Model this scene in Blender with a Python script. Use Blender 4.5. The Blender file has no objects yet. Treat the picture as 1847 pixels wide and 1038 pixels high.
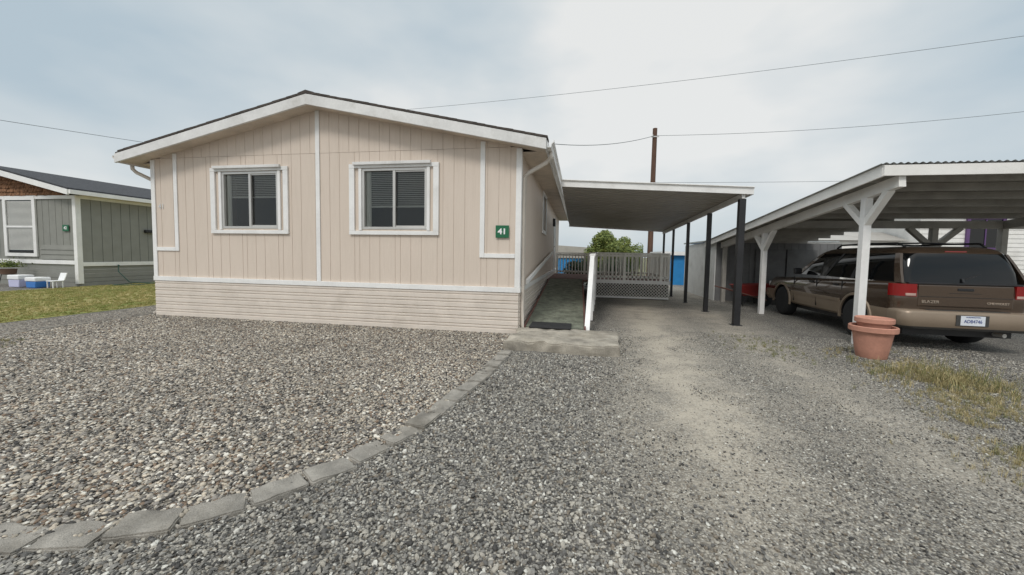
import bpy, bmesh, math, random
import numpy as np
from mathutils import Vector, Matrix, noise as mnoise
random.seed(7); rng=np.random.default_rng(7)
SC=bpy.context.scene; COL=SC.collection
rad=math.radians
# ------------------------------------------------------------ node helpers
def newmat(name):
    m=bpy.data.materials.new(name); m.use_nodes=True
    nt=m.node_tree; b=nt.nodes['Principled BSDF']
    return m,nt,b
def N(nt,t,**k):
    n=nt.nodes.new(t)
    for a,v in k.items(): setattr(n,a,v)
    return n
def ramp(nt,stops,interp='LINEAR'):
    r=N(nt,'ShaderNodeValToRGB'); r.color_ramp.interpolation=interp
    e=r.color_ramp.elements
    while len(e)<len(stops): e.new(.5)
    for i,(p,c) in enumerate(stops):
        e[i].position=p; e[i].color=(c[0],c[1],c[2],1)
    return r
def pos(nt,scale=(1,1,1)):
    g=N(nt,'ShaderNodeNewGeometry'); mp=N(nt,'ShaderNodeMapping'); mp.inputs['Scale'].default_value=scale
    nt.links.new(g.outputs['Position'],mp.inputs['Vector']); return mp.outputs['Vector']
def obj(nt,scale=(1,1,1)):
    g=N(nt,'ShaderNodeTexCoord'); mp=N(nt,'ShaderNodeMapping'); mp.inputs['Scale'].default_value=scale
    nt.links.new(g.outputs['Object'],mp.inputs['Vector']); return mp.outputs['Vector']
def noise(nt,vec,scale,detail=4,rough=.55):
    n=N(nt,'ShaderNodeTexNoise'); n.inputs['Scale'].default_value=scale; n.inputs['Detail'].default_value=detail
    n.inputs['Roughness'].default_value=rough; nt.links.new(vec,n.inputs['Vector']); return n.outputs['Fac']
def mix(nt,fac,a,b,mode='MIX'):
    m=N(nt,'ShaderNodeMix',data_type='RGBA',blend_type=mode)
    if isinstance(fac,(int,float)): m.inputs[0].default_value=fac
    else: nt.links.new(fac,m.inputs[0])
    for i,v in ((6,a),(7,b)):
        if isinstance(v,tuple): m.inputs[i].default_value=(v[0],v[1],v[2],1)
        else: nt.links.new(v,m.inputs[i])
    return m.outputs[2]
def math_(nt,op,a,b=0.,c=None):
    m=N(nt,'ShaderNodeMath',operation=op)
    for i,v in enumerate((a,b) if c is None else (a,b,c)):
        if isinstance(v,(int,float)): m.inputs[i].default_value=v
        else: nt.links.new(v,m.inputs[i])
    return m.outputs[0]
def mrange(nt,v,a,b,c,d):
    m=N(nt,'ShaderNodeMapRange'); m.inputs[1].default_value=a;m.inputs[2].default_value=b;m.inputs[3].default_value=c;m.inputs[4].default_value=d
    nt.links.new(v,m.inputs[0]); return m.outputs[0]
def bump(nt,b,h,strength=.3,dist=.01):
    n=N(nt,'ShaderNodeBump'); n.inputs['Strength'].default_value=strength; n.inputs['Distance'].default_value=dist
    nt.links.new(h,n.inputs['Height']); nt.links.new(n.outputs['Normal'],b.inputs['Normal'])
def simple(name,c,rough=.6,metal=0.,var=.15,vs=3.,fine=60.,bmp=.15,stretch=(1,1,1),dirt=0.,coat=0.,spec=.5):
    m,nt,b=newmat(name)
    v=pos(nt,stretch)
    n1=noise(nt,v,vs,5); n2=noise(nt,v,fine,3)
    k=mrange(nt,n1,.3,.7,1-var,1+var)
    cc=N(nt,'ShaderNodeVectorMath',operation='SCALE'); cc.inputs[0].default_value=c; nt.links.new(k,cc.inputs['Scale'])
    out=cc.outputs[0]
    k2=mrange(nt,n2,.3,.7,1-var*.5,1+var*.5)
    c2=N(nt,'ShaderNodeVectorMath',operation='SCALE'); nt.links.new(out,c2.inputs[0]); nt.links.new(k2,c2.inputs['Scale']); out=c2.outputs[0]
    if dirt>0:
        d=noise(nt,pos(nt),1.3,8,.7); f=mrange(nt,d,.5,.75,0,dirt)
        out=mix(nt,f,out,(c[0]*.45,c[1]*.42,c[2]*.36))
    nt.links.new(out,b.inputs['Base Color'])
    b.inputs['Roughness'].default_value=rough; b.inputs['Metallic'].default_value=metal
    b.inputs['Coat Weight'].default_value=coat; b.inputs['Coat Roughness'].default_value=.06
    b.inputs['Specular IOR Level'].default_value=spec
    if bmp>0: bump(nt,b,n2,bmp,.01)
    return m
# ------------------------------------------------------------ materials
PAL=[(0,(.04,.036,.032)),(.1,(.11,.1,.09)),(.24,(.22,.2,.172)),(.38,(.36,.315,.25)),(.5,(.2,.14,.095)),(.59,(.38,.34,.285)),(.72,(.52,.45,.355)),(.82,(.25,.225,.195)),(.92,(.66,.62,.54))]
PAL2=[(0,(.05,.047,.043)),(.1,(.12,.114,.105)),(.27,(.22,.208,.187)),(.44,(.33,.31,.272)),(.56,(.2,.168,.13)),(.65,(.4,.37,.315)),(.84,(.27,.255,.228)),(.94,(.6,.58,.52))]
def pebble_mat(name,pal,gain=1.):
    m,nt,b=newmat(name)
    o=N(nt,'ShaderNodeObjectInfo')
    r=ramp(nt,[(p,tuple(x*gain for x in c)) for p,c in pal],'CONSTANT'); nt.links.new(o.outputs['Random'],r.inputs[0])
    n=noise(nt,obj(nt),2.2,4); k=mrange(nt,n,.3,.7,.72,1.25)
    s=N(nt,'ShaderNodeVectorMath',operation='SCALE'); nt.links.new(r.outputs[0],s.inputs[0]); nt.links.new(k,s.inputs['Scale'])
    # broad patches of damp and dusty stones
    k2=mrange(nt,noise(nt,pos(nt),.9,5,.6),.35,.65,.84,1.14)
    s2=N(nt,'ShaderNodeVectorMath',operation='SCALE'); nt.links.new(s.outputs[0],s2.inputs[0]); nt.links.new(k2,s2.inputs['Scale'])
    nt.links.new(s2.outputs[0],b.inputs['Base Color']); b.inputs['Roughness'].default_value=.7
    return m
def gravel_mat(name,pal,scale,gain=1.,worn=False):
    m,nt,b=newmat(name); P=pos(nt)
    wn=noise(nt,P,1.2,5)
    v=N(nt,'ShaderNodeTexVoronoi',feature='F1'); v.inputs['Scale'].default_value=scale; v.inputs['Randomness'].default_value=1
    nt.links.new(P,v.inputs['Vector'])
    sep=N(nt,'ShaderNodeSeparateColor'); nt.links.new(v.outputs['Color'],sep.inputs[0])
    r=ramp(nt,[(p,tuple(x*gain for x in c)) for p,c in pal],'CONSTANT'); nt.links.new(sep.outputs[0],r.inputs[0])
    gap_shade=mrange(nt,v.outputs['Distance'],.25,.75,1.0,.35)  # occlusion between the stones, multiplied into the colour
    s=N(nt,'ShaderNodeVectorMath',operation='SCALE'); nt.links.new(r.outputs[0],s.inputs[0]); nt.links.new(gap_shade,s.inputs['Scale'])
    col=s.outputs[0]
    big=mrange(nt,wn,.3,.7,.82,1.16)
    s2=N(nt,'ShaderNodeVectorMath',operation='SCALE'); nt.links.new(col,s2.inputs[0]); nt.links.new(big,s2.inputs['Scale']); col=s2.outputs[0]
    if worn:
        sx=N(nt,'ShaderNodeSeparateXYZ'); nt.links.new(P,sx.inputs[0])
        X,Y=sx.outputs[0],sx.outputs[1]
        def track(xc,k,w):
            c=math_(nt,'MULTIPLY_ADD',Y,k,xc); d=math_(nt,'ABSOLUTE',math_(nt,'SUBTRACT',X,c))
            return mrange(nt,d,0,w,1,0)
        t=math_(nt,'MAXIMUM',track(.72,.1,1.05),math_(nt,'MULTIPLY',track(2.2,.1,1.1),.55))
        gy=mrange(nt,Y,1.5,3.4,.25,1.)
        nn=noise(nt,P,1.9,8,.7); nf=noise(nt,P,24,6,.75)
        f=math_(nt,'MULTIPLY',math_(nt,'MULTIPLY',t,gy),mrange(nt,nn,.3,.62,.25,1.4))
        f=math_(nt,'MINIMUM',math_(nt,'MULTIPLY',f,mrange(nt,nf,.3,.66,.35,1.25)),.88)
        dust=ramp(nt,[(.3,(.34,.3,.24)),(.7,(.54,.48,.39))]); nt.links.new(noise(nt,P,60,6,.7),dust.inputs[0])
        col=mix(nt,f,col,dust.outputs[0])
    nt.links.new(col,b.inputs['Base Color']); b.inputs['Roughness'].default_value=.9
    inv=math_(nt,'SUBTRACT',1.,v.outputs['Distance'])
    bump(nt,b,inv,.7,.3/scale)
    return m
M={}
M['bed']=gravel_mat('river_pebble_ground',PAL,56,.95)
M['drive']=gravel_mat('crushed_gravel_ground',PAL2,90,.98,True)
M['pebA']=pebble_mat('river_pebble',PAL,.97)
M['pebB']=pebble_mat('crushed_stone',PAL2,.98)
def siding_mat(name,c,grain_axis='z'):
    m,nt,b=newmat(name)
    v=pos(nt,(28,28,1.6)); g=noise(nt,v,2.2,5,.6)
    d=noise(nt,pos(nt,(1,1,.45)),1.1,7,.65)
    base=mix(nt,mrange(nt,d,.3,.72,0,.5),c,(c[0]*.84,c[1]*.83,c[2]*.81))
    sx=N(nt,'ShaderNodeSeparateXYZ'); nt.links.new(pos(nt),sx.inputs[0])
    st=noise(nt,pos(nt,(7,7,.5)),1.5,5,.7)
    f=math_(nt,'MULTIPLY',mrange(nt,st,.5,.75,0,.36),mrange(nt,sx.outputs[2],.8,4.,.4,1.))
    base=mix(nt,f,base,(c[0]*.66,c[1]*.63,c[2]*.58))
    col=mix(nt,mrange(nt,g,.3,.7,0,.25),base,(c[0]*.84,c[1]*.82,c[2]*.79))
    nt.links.new(col,b.inputs['Base Color']); b.inputs['Roughness'].default_value=.65
    bump(nt,b,g,.45,.006); return m
M['wall']=siding_mat('beige_painted_siding',(.715,.612,.522))
M['groove']=simple('siding_groove',(.6,.51,.43),.8)
M['white']=simple('weathered_white_paint',(.84,.83,.81),.5,var=.05,dirt=.25,fine=25,bmp=.12)
M['whiteb']=simple('old_white_paint',(.74,.73,.71),.6,var=.08,dirt=.5,fine=25,bmp=.2)
M['skirt']=simple('cream_metal_skirting',(.71,.635,.56),.42,var=.05,dirt=.35,fine=8,bmp=.05)
M['gutter']=simple('cream_gutter_metal',(.66,.6,.53),.4,var=.06,dirt=.25)
M['soffit']=simple('beige_soffit',(.64,.55,.46),.7,dirt=.2)
M['shingle']=simple('brown_asphalt_shingle',(.07,.058,.05),.95,var=.35,vs=9,fine=90,bmp=.6)
M['shingleg']=simple('charcoal_asphalt_shingle',(.05,.052,.058),.95,var=.3,vs=9,fine=90,bmp=.6)
M['alu']=simple('window_aluminium',(.6,.58,.55),.35,.5,var=.06)
M['black']=simple('black_paint',(.018,.018,.02),.45,var=.3,dirt=.2)
M['rubber']=simple('black_rubber',(.02,.02,.021),.8,var=.2)
M['dark']=simple('dark_interior',(.025,.024,.022),.9)  # near-black colour standing in for unlit space
M['blind']=simple('grey_blind',(.6,.6,.57),.5,var=.05,bmp=0)
M['curtain']=simple('pale_curtain',(.78,.77,.72),.8,var=.08,vs=14,stretch=(3,3,.3),bmp=.2)
M['concrete']=simple('weathered_concrete',(.36,.325,.27),.9,var=.4,vs=4,fine=90,bmp=.9,dirt=.8)
M['paver']=simple('grey_paver_concrete',(.3,.278,.243),.95,var=.35,vs=6,fine=150,bmp=.8,dirt=.75)
M['carpet']=simple('green_outdoor_carpet',(.16,.17,.13),.95,var=.45,vs=7,fine=45,bmp=.4,dirt=.5)
M['redwood']=simple('red_brown_stain',(.16,.075,.06),.8,var=.25,dirt=.3)
M['metalroof']=simple('galvanised_white_panel',(.42,.395,.36),.5,.05,var=.06,dirt=.35,bmp=0)
M['galv']=simple('corrugated_galvanised_steel',(.42,.44,.44),.45,.5,var=.15,dirt=.3,bmp=0)
M['carwhite']=simple('white_painted_timber',(.84,.82,.78),.6,var=.06,dirt=.3)
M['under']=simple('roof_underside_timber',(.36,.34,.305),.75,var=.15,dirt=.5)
M['grey']=simple('grey_green_siding',(.26,.26,.235),.75,var=.06,dirt=.15)
M['cedar']=simple('cedar_shingle',(.22,.11,.055),.9,var=.5,vs=14,fine=60)
M['terra']=simple('terracotta_clay',(.5,.245,.175),.75,var=.12,vs=6,dirt=.25,fine=40)
M['green']=simple('sign_green',(.01,.13,.055),.4,var=.03,bmp=0)
M['signw']=simple('sign_white',(.85,.85,.85),.5,var=.02,bmp=0)
M['pole']=simple('creosoted_pole_wood',(.11,.06,.04),.9,var=.3,vs=4,stretch=(6,6,.5),bmp=.5)
M['wire']=simple('wire_rubber',(.16,.18,.19),.6,bmp=0)
M['blue']=simple('blue_painted_wall',(.02,.22,.52),.6,var=.1)
M['red']=simple('red_paint_metal',(.2,.02,.018),.5,var=.2,dirt=.4)
M['purple']=simple('purple_trim',(.12,.06,.17),.6)
M['lilac']=simple('lilac_plastic',(.55,.55,.75),.4,var=.03,bmp=0)
M['bluep']=simple('blue_plastic',(.05,.2,.55),.35,var=.03,bmp=0)
M['brownpot']=simple('brown_pot',(.15,.09,.06),.7)
M['hose']=simple('green_hose',(.03,.08,.06),.5)
M['carp']=simple('bronze_car_paint',(.105,.07,.047),.24,.6,var=.04,vs=1,fine=300,bmp=0,coat=1.)
M['clad']=simple('pewter_lower_cladding',(.29,.225,.165),.38,.3,var=.06,bmp=0)
M['chrome']=simple('rim_alloy',(.5,.5,.5),.3,.85,var=.05,bmp=0)
M['tail']=simple('red_tail_lamp_lens',(.25,.006,.006),.15,var=.05,bmp=0,coat=.5)
M['amber']=simple('clear_lamp_lens',(.5,.35,.3),.2,bmp=0)
M['plastic']=simple('grey_bumper_plastic',(.05,.048,.045),.6,var=.1)
M['plate']=simple('licence_plate_white',(.7,.73,.78),.5,var=.03,bmp=0)
M['platetxt']=simple('licence_plate_blue',(.04,.07,.25),.5,bmp=0)
M['badge']=simple('badge_metal',(.5,.42,.34),.35,.4,bmp=0)
def glass_mat(name,tint,k=1.,rough=.03):
    m,nt,b=newmat(name); out=nt.nodes['Material Output']
    tr=N(nt,'ShaderNodeBsdfTransparent'); tr.inputs[0].default_value=(*[t for t in tint],1)
    gl=N(nt,'ShaderNodeBsdfGlossy'); gl.inputs['Roughness'].default_value=rough
    fr=N(nt,'ShaderNodeFresnel'); fr.inputs[0].default_value=1.5
    nn=noise(nt,pos(nt),2.5,3); bp=N(nt,'ShaderNodeBump'); bp.inputs['Strength'].default_value=.12; bp.inputs['Distance'].default_value=.03
    nt.links.new(nn,bp.inputs['Height']); nt.links.new(bp.outputs[0],gl.inputs['Normal'])
    mx=N(nt,'ShaderNodeMixShader'); nt.links.new(math_(nt,'MULTIPLY',fr.outputs[0],k),mx.inputs[0]); nt.links.new(tr.outputs[0],mx.inputs[1]); nt.links.new(gl.outputs[0],mx.inputs[2])
    nt.links.new(mx.outputs[0],out.inputs['Surface']); return m
M['glass']=glass_mat('window_glass',(.8,.82,.8),1.6)
M['carglass']=simple('tinted_car_glass',(.004,.0045,.005),.04,var=.02,bmp=0,coat=0,spec=.5)
def leaf_mat(name,c,c2):
    m,nt,b=newmat(name)
    n=noise(nt,pos(nt),5,3); n2=noise(nt,pos(nt),45,2)
    col=mix(nt,mrange(nt,n,.35,.65,0,1),c,c2)
    k=mrange(nt,n2,.3,.7,.6,1.4); s=N(nt,'ShaderNodeVectorMath',operation='SCALE'); nt.links.new(col,s.inputs[0]); nt.links.new(k,s.inputs['Scale'])
    nt.links.new(s.outputs[0],b.inputs['Base Color']); b.inputs['Roughness'].default_value=.7; return m
M['leaf']=leaf_mat('yellow_green_leaves',(.2,.22,.045),(.09,.14,.03))
M['leafd']=leaf_mat('dark_green_leaves',(.03,.06,.018),(.02,.04,.012))
M['straw']=leaf_mat('dry_straw_grass',(.46,.37,.19),(.3,.25,.11))
M['weed']=leaf_mat('green_weed',(.15,.17,.06),(.24,.21,.09))
M['seed']=simple('pale_seed_head',(.42,.37,.28),.9,bmp=0)
M['grassb']=leaf_mat('lawn_blades',(.2,.23,.045),(.46,.38,.16))
def lawn_mat(name,a,b_,c_):
    m,nt,b=newmat(name); P=pos(nt)
    n=noise(nt,P,.7,6,.65); n2=noise(nt,pos(nt,(1,1,1)),22,5,.7)
    col=mix(nt,mrange(nt,n,.4,.56,0,1),a,b_); col=mix(nt,mrange(nt,n2,.35,.7,0,.6),col,c_)
    nt.links.new(col,b.inputs['Base Color']); b.inputs['Roughness'].default_value=.95; bump(nt,b,n2,.8,.04); return m
M['lawn']=lawn_mat('patchy_lawn',(.2,.24,.05),(.48,.39,.18),(.16,.18,.05))
M['field']=lawn_mat('far_ground',(.1,.12,.05),(.2,.18,.1),(.07,.08,.03))
# ------------------------------------------------------------ mesh builder
def wloc(o):
    v=Vector((0,0,0))
    while o is not None: v+=Vector(o.location); o=o.parent
    return v
class MB:
    def __init__(s): s.v=[];s.f=[];s.m=[];s.mi=0
    def add(s,vs,fs):
        n=len(s.v); s.v+= [tuple(p) for p in vs]; s.f+=[tuple(i+n for i in f) for f in fs]; s.m+=[s.mi]*len(fs); return s
    def box(s,x0,x1,y0,y1,z0,z1):
        vs=[(x,y,z) for z in (z0,z1) for y in (y0,y1) for x in (x0,x1)]
        return s.add(vs,[(0,2,3,1),(4,5,7,6),(0,1,5,4),(2,6,7,3),(0,4,6,2),(1,3,7,5)])
    def prism(s,pts,axis,lo,hi):
        def mk(a,b,c): return {'y':(a,c,b),'x':(c,a,b),'z':(a,b,c)}[axis]
        n=len(pts); vs=[mk(a,b,lo) for a,b in pts]+[mk(a,b,hi) for a,b in pts]
        fs=[tuple(range(n)),tuple(range(2*n-1,n-1,-1))]+[(i,(i+1)%n,(i+1)%n+n,i+n) for i in range(n)]
        return s.add(vs,fs)
    def beam(s,a,b,w,h=None,up=(0,0,1)):
        h=h or w; a=Vector(a);b=Vector(b);d=(b-a).normalized();u=Vector(up)
        if abs(d.dot(u))>.98:u=Vector((0,1,0))
        r=d.cross(u).normalized();u=r.cross(d).normalized()
        vs=[p+r*(w/2*i)+u*(h/2*j) for p in (a,b) for i,j in ((-1,-1),(1,-1),(1,1),(-1,1))]
        return s.add(vs,[(0,1,2,3),(7,6,5,4),(0,4,5,1),(1,5,6,2),(2,6,7,3),(3,7,4,0)])
    def tube(s,pts,r,n=8,caps=True):
        pts=[Vector(p) for p in pts]; rs=r if isinstance(r,(list,tuple)) else [r]*len(pts); vs=[]
        for i,p in enumerate(pts):
            d=(pts[min(i+1,len(pts)-1)]-pts[max(i-1,0)]).normalized()
            u=Vector((0,0,1)) if abs(d.z)<.9 else Vector((0,1,0)); a=d.cross(u).normalized(); b=a.cross(d)
            for k in range(n): t=2*math.pi*k/n; vs.append(p+(a*math.cos(t)+b*math.sin(t))*rs[i])
        fs=[(i*n+k,i*n+(k+1)%n,(i+1)*n+(k+1)%n,(i+1)*n+k) for i in range(len(pts)-1) for k in range(n)]
        if caps: fs+=[tuple(range(n-1,-1,-1)),tuple((len(pts)-1)*n+k for k in range(n))]
        return s.add(vs,fs)
    def lathe(s,prof,c=(0,0,0),axis='z',n=32):
        vs=[]
        for r,h in prof:
            for k in range(n):
                t=2*math.pi*k/n; a,b=r*math.cos(t),r*math.sin(t)
                vs.append({'z':(c[0]+a,c[1]+b,c[2]+h),'x':(c[0]+h,c[1]+a,c[2]+b),'y':(c[0]+a,c[1]+h,c[2]+b)}[axis])
        fs=[(i*n+k,i*n+(k+1)%n,(i+1)*n+(k+1)%n,(i+1)*n+k) for i in range(len(prof)-1) for k in range(n)]
        fs+=[tuple(range(n-1,-1,-1)),tuple((len(prof)-1)*n+k for k in range(n))]
        return s.add(vs,fs)
    def obj(s,name,mats,parent=None,bevel=0,smooth=False,local=False,recalc=True,auto=None,**props):
        me=bpy.data.meshes.new(name); me.from_pydata(s.v,[],s.f)
        if not isinstance(mats,(list,tuple)): mats=[mats]
        for m in mats: me.materials.append(m)
        me.polygons.foreach_set('material_index',s.m)
        if recalc:
            bm=bmesh.new(); bm.from_mesh(me); bmesh.ops.recalc_face_normals(bm,faces=bm.faces); bm.to_mesh(me); bm.free()
        if smooth: me.polygons.foreach_set('use_smooth',[True]*len(me.polygons))
        if auto:
            me.polygons.foreach_set('use_smooth',[True]*len(me.polygons)); me.set_sharp_from_angle(angle=rad(auto))
        o=bpy.data.objects.new(name,me); COL.objects.link(o)
        if parent is not None:
            o.parent=parent
            if not local: me.transform(Matrix.Translation(-wloc(parent)))
        if bevel:
            bv=o.modifiers.new('bevel','BEVEL'); bv.width=bevel; bv.segments=2; bv.limit_method='ANGLE'; bv.angle_limit=rad(40)
        for k,v in props.items(): o[k]=v
        return o
def root(name,loc,label,category,group=None,rot=0):
    e=bpy.data.objects.new(name,None); e.location=loc; e.rotation_euler=(0,0,rot); e.empty_display_size=.2; COL.objects.link(e)
    e['label']=label; e['category']=category
    if group: e['group']=group
    return e
def top(mb,name,mats,label,category,loc=(0,0,0),group=None,**k):
    o=mb.obj(name,mats,**k); o.data.transform(Matrix.Translation(-Vector(loc))); o.location=loc
    o['label']=label;o['category']=category
    if group:o['group']=group
    return o
def text(name,body,size,loc,rot,mat,parent,local=False,ext=.002,bold=0.0,align='CENTER',sx=1.):
    c=bpy.data.curves.new(name,'FONT'); c.body=body; c.size=size; c.extrude=ext; c.offset=bold; c.align_x=align; c.align_y='CENTER'
    t=bpy.data.objects.new(name,c); COL.objects.link(t)
    dg=bpy.context.evaluated_depsgraph_get(); me=bpy.data.meshes.new_from_object(t.evaluated_get(dg))
    bpy.data.objects.remove(t)
    me.transform(Matrix.Translation(loc)@rot.to_4x4()@Matrix.Diagonal((sx,1,1,1)))
    o=bpy.data.objects.new(name,me); COL.objects.link(o); me.materials.clear(); me.materials.append(mat)
    o.parent=parent
    if not local: me.transform(Matrix.Translation(-wloc(parent)))
    return o
FACEY=Matrix.Rotation(rad(90),3,'X')
# ------------------------------------------------------------ scatter through geometry nodes
def scatter(name,pts,scl,rot,variants,label):
    n=len(pts); me=bpy.data.meshes.new(name); me.vertices.add(n); me.vertices.foreach_set('co',np.asarray(pts,dtype=np.float32).ravel())
    a=me.attributes.new('scl','FLOAT','POINT'); a.data.foreach_set('value',np.asarray(scl,dtype=np.float32))
    a=me.attributes.new('rot','FLOAT_VECTOR','POINT'); a.data.foreach_set('vector',np.asarray(rot,dtype=np.float32).ravel())
    a=me.attributes.new('idx','INT','POINT'); a.data.foreach_set('value',rng.integers(0,len(variants),n).astype(np.int32))
    o=bpy.data.objects.new(name,me); COL.objects.link(o)
    c=bpy.data.collections.new(name+'_kinds')
    for v in variants: c.objects.link(v)
    ng=bpy.data.node_groups.new(name,'GeometryNodeTree')
    ng.interface.new_socket('Geometry',in_out='INPUT',socket_type='NodeSocketGeometry'); ng.interface.new_socket('Geometry',in_out='OUTPUT',socket_type='NodeSocketGeometry')
    gi=ng.nodes.new('NodeGroupInput');go=ng.nodes.new('NodeGroupOutput');ip=ng.nodes.new('GeometryNodeInstanceOnPoints')
    ci=ng.nodes.new('GeometryNodeCollectionInfo'); ci.inputs['Collection'].default_value=c; ci.inputs['Separate Children'].default_value=True; ci.inputs['Reset Children'].default_value=True
    def na(nm,t):
        x=ng.nodes.new('GeometryNodeInputNamedAttribute'); x.data_type=t; x.inputs['Name'].default_value=nm
        return [s for s in x.outputs if s.name=='Attribute' and s.enabled][0]
    L=ng.links.new
    L(gi.outputs[0],ip.inputs['Points']); L(ci.outputs[0],ip.inputs['Instance']); ip.inputs['Pick Instance'].default_value=True
    L(na('idx','INT'),ip.inputs['Instance Index']); L(na('scl','FLOAT'),ip.inputs['Scale'])
    er=ng.nodes.new('FunctionNodeEulerToRotation'); L(na('rot','FLOAT_VECTOR'),er.inputs[0]); L(er.outputs[0],ip.inputs['Rotation'])
    L(ip.outputs[0],go.inputs[0])
    md=o.modifiers.new('scatter','NODES'); md.node_group=ng
    o['kind']='stuff'; o['label']=label
    return o
def pebble_variants(nm,mat,k,flat=.6,ang=.12,sub=2):
    out=[]
    for i in range(k):
        bm=bmesh.new(); bmesh.ops.create_icosphere(bm,subdivisions=sub,radius=.5)
        off=Vector((i*7.3,i*3.1,0)); sx,sy,sz=random.uniform(.95,1.35),random.uniform(.75,1.0),flat*random.uniform(.8,1.2)
        for v in bm.verts:
            d=1+ang*2*mnoise.noise(v.co*2.2+off); v.co=Vector((v.co.x*sx,v.co.y*sy,v.co.z*sz))*d
        me=bpy.data.meshes.new(nm); bm.to_mesh(me); bm.free(); me.materials.append(mat)
        me.polygons.foreach_set('use_smooth',[ang<.2]*len(me.polygons))
        out.append(bpy.data.objects.new(nm,me))
    return out
# ============================================================ GROUND
g=MB().box(-400,400,-60,500,-.3,0); g.obj('ground',M['drive'],kind='structure')
def sheet(name,pts,z,mat):
    m=MB(); m.add([(x,y,z) for x,y in pts],[tuple(range(len(pts)))]); return m.obj(name,mat,recalc=False,kind='structure')
V=[(-1.00,4.96),(-1.05,4.11),(-1.18,3.21),(-1.26,2.74),(-1.36,2.46),(-1.51,2.10),(-1.68,1.86),(-1.84,1.67),(-2.06,1.50),(-2.32,1.36),(-2.60,1.28),(-2.95,1.23),(-3.3,1.25),(-3.7,1.33)]
V=[(-.99,5.3)]+V
bedpts=[(-8.85,6.5),(-8.85,1.4),(-5.5,1.5)]+V[::-1]+[(-1.0,6.5)]
sheet('gravel_bed',bedpts,.004,M['bed'])
sheet('lawn',[(-17.4,4.6),(-10.25,4.9),(-10.1,24),(-17.2,24)],.006,M['lawn'])
sheet('side_gravel_path',[(-10.2,-5),(-8.85,-5),(-8.85,25),(-10.05,25)],.003,M['bed'])
sheet('grassy_field',[(-200,22),(300,22),(300,450),(-200,450)],.004,M['field'])
def pip(x,y,poly):
    ins=np.zeros(len(x),bool); n=len(poly)
    for i in range(n):
        x1,y1=poly[i];x2,y2=poly[(i+1)%n]
        c=((y1>y)!=(y2>y))&(x<(x2-x1)*(y-y1)/(y2-y1+1e-12)+x1); ins^=c
    return ins
th=.1741
def inview(x,y,m=.25):
    r=x*math.cos(th)+y*math.sin(th); f=-x*math.sin(th)+y*math.cos(th)
    return (f>.9)&(np.abs(r)<1.40*f+m)
def place(n,x0,x1,y0,y1): return rng.uniform(x0,x1,n),rng.uniform(y0,y1,n)
x,y=place(225000,-8.8,-.98,1.12,6.45); k=pip(x,y,bedpts)&inview(x,y); x,y=x[k],y[k]
s=np.clip(rng.lognormal(math.log(.0172),.32,len(x)),.008,.038)
z=.003+s*.12+rng.uniform(0,.005,len(x))
rot=np.stack([rng.normal(0,.22,len(x)),rng.normal(0,.22,len(x)),rng.uniform(0,6.28,len(x))],1)
scatter('bed_pebbles',np.stack([x,y,z],1),s,rot,pebble_variants('river_pebble_kind',M['pebA'],7,.55),'rounded multicoloured river pebbles covering the front bed')
x,y=place(250000,-4.2,6.2,.9,7.5); k=(~pip(x,y,bedpts))&inview(x,y)&(x>-3.9)
x,y=x[k],y[k]
def worn(x,y):
    def tk(c,w): return np.clip((w-np.abs(x-(c+.1*y)))/w,0,1)
    return np.maximum(tk(.72,1.05),.55*tk(2.2,1.1))*np.clip((y-1.5)/1.9,.15,1)
w=worn(x,y)
nz=np.array([mnoise.noise(Vector((a*1.9,b*1.9,3.)))+.5*mnoise.noise(Vector((a*6,b*6,3.))) for a,b in zip(x,y)])
w=np.clip(w*(1.2+1.1*nz),0,1)
pad=(x>-1.0)&(x<.62)&(y>5.3)
k=(rng.uniform(0,1,len(x))>w*.93)&(~pad); x,y,w=x[k],y[k],w[k]
rt_=np.clip((x-.2)/1.6,0,1)
s=np.clip(rng.lognormal(math.log(.0158),.35,len(x)),.006,.034)*(1-.4*w)*(1-.3*rt_)
z=s*.14+rng.uniform(0,.003,len(x))
rot=np.stack([rng.normal(0,.4,len(x)),rng.normal(0,.4,len(x)),rng.uniform(0,6.28,len(x))],1)
scatter('driveway_gravel',np.stack([x,y,z],1),s,rot,pebble_variants('crushed_stone_kind',M['pebB'],7,.65,.25,1),'loose grey crushed gravel on the driveway')
# ------------------------------------------------------------ edging pavers
def paver(cx,cy,ang,L,W,lab,grp):
    bm=bmesh.new(); bmesh.ops.create_cube(bm,size=1)
    for v in bm.verts: v.co=Vector((v.co.x*L,v.co.y*W,v.co.z*.07))
    bmesh.ops.bevel(bm,geom=bm.edges[:],offset=.008,segments=2,affect='EDGES')
    bmesh.ops.subdivide_edges(bm,edges=[e for e in bm.edges if e.calc_length()>.03],cuts=4,use_grid_fill=True)
    o_=Vector((cx*5,cy*5,0)); bm.normal_update()
    for v in bm.verts: v.co+=v.normal*0.02*mnoise.noise(v.co*11+o_)+Vector((0,0,.008*mnoise.noise(v.co*28+o_)))
    me=bpy.data.meshes.new('edging_paver'); bm.to_mesh(me); bm.free(); me.materials.append(M['paver'])
    o=bpy.data.objects.new('edging_paver',me); o.location=(cx,cy,-.010+random.uniform(-.006,.006)); o.rotation_euler=(random.uniform(-.03,.03),random.uniform(-.03,.03),ang+random.uniform(-.07,.07)); COL.objects.link(o)
    o['label']=lab;o['category']='paver';o['group']=grp
def along(poly,step):
    P=[Vector((a,b,0)) for a,b in poly]; out=[];d=step/2
    seg=[(P[j+1]-P[j]).length for j in range(len(P)-1)]; tot=sum(seg)
    while d<tot:
        c=0
        for j,l in enumerate(seg):
            if c+l>=d:
                t=(d-c)/l; p=P[j].lerp(P[j+1],t); q=P[j+1]-P[j]; out.append((p.x,p.y,math.atan2(q.y,q.x))); break
            c+=l
        d+=step
    return out
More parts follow.
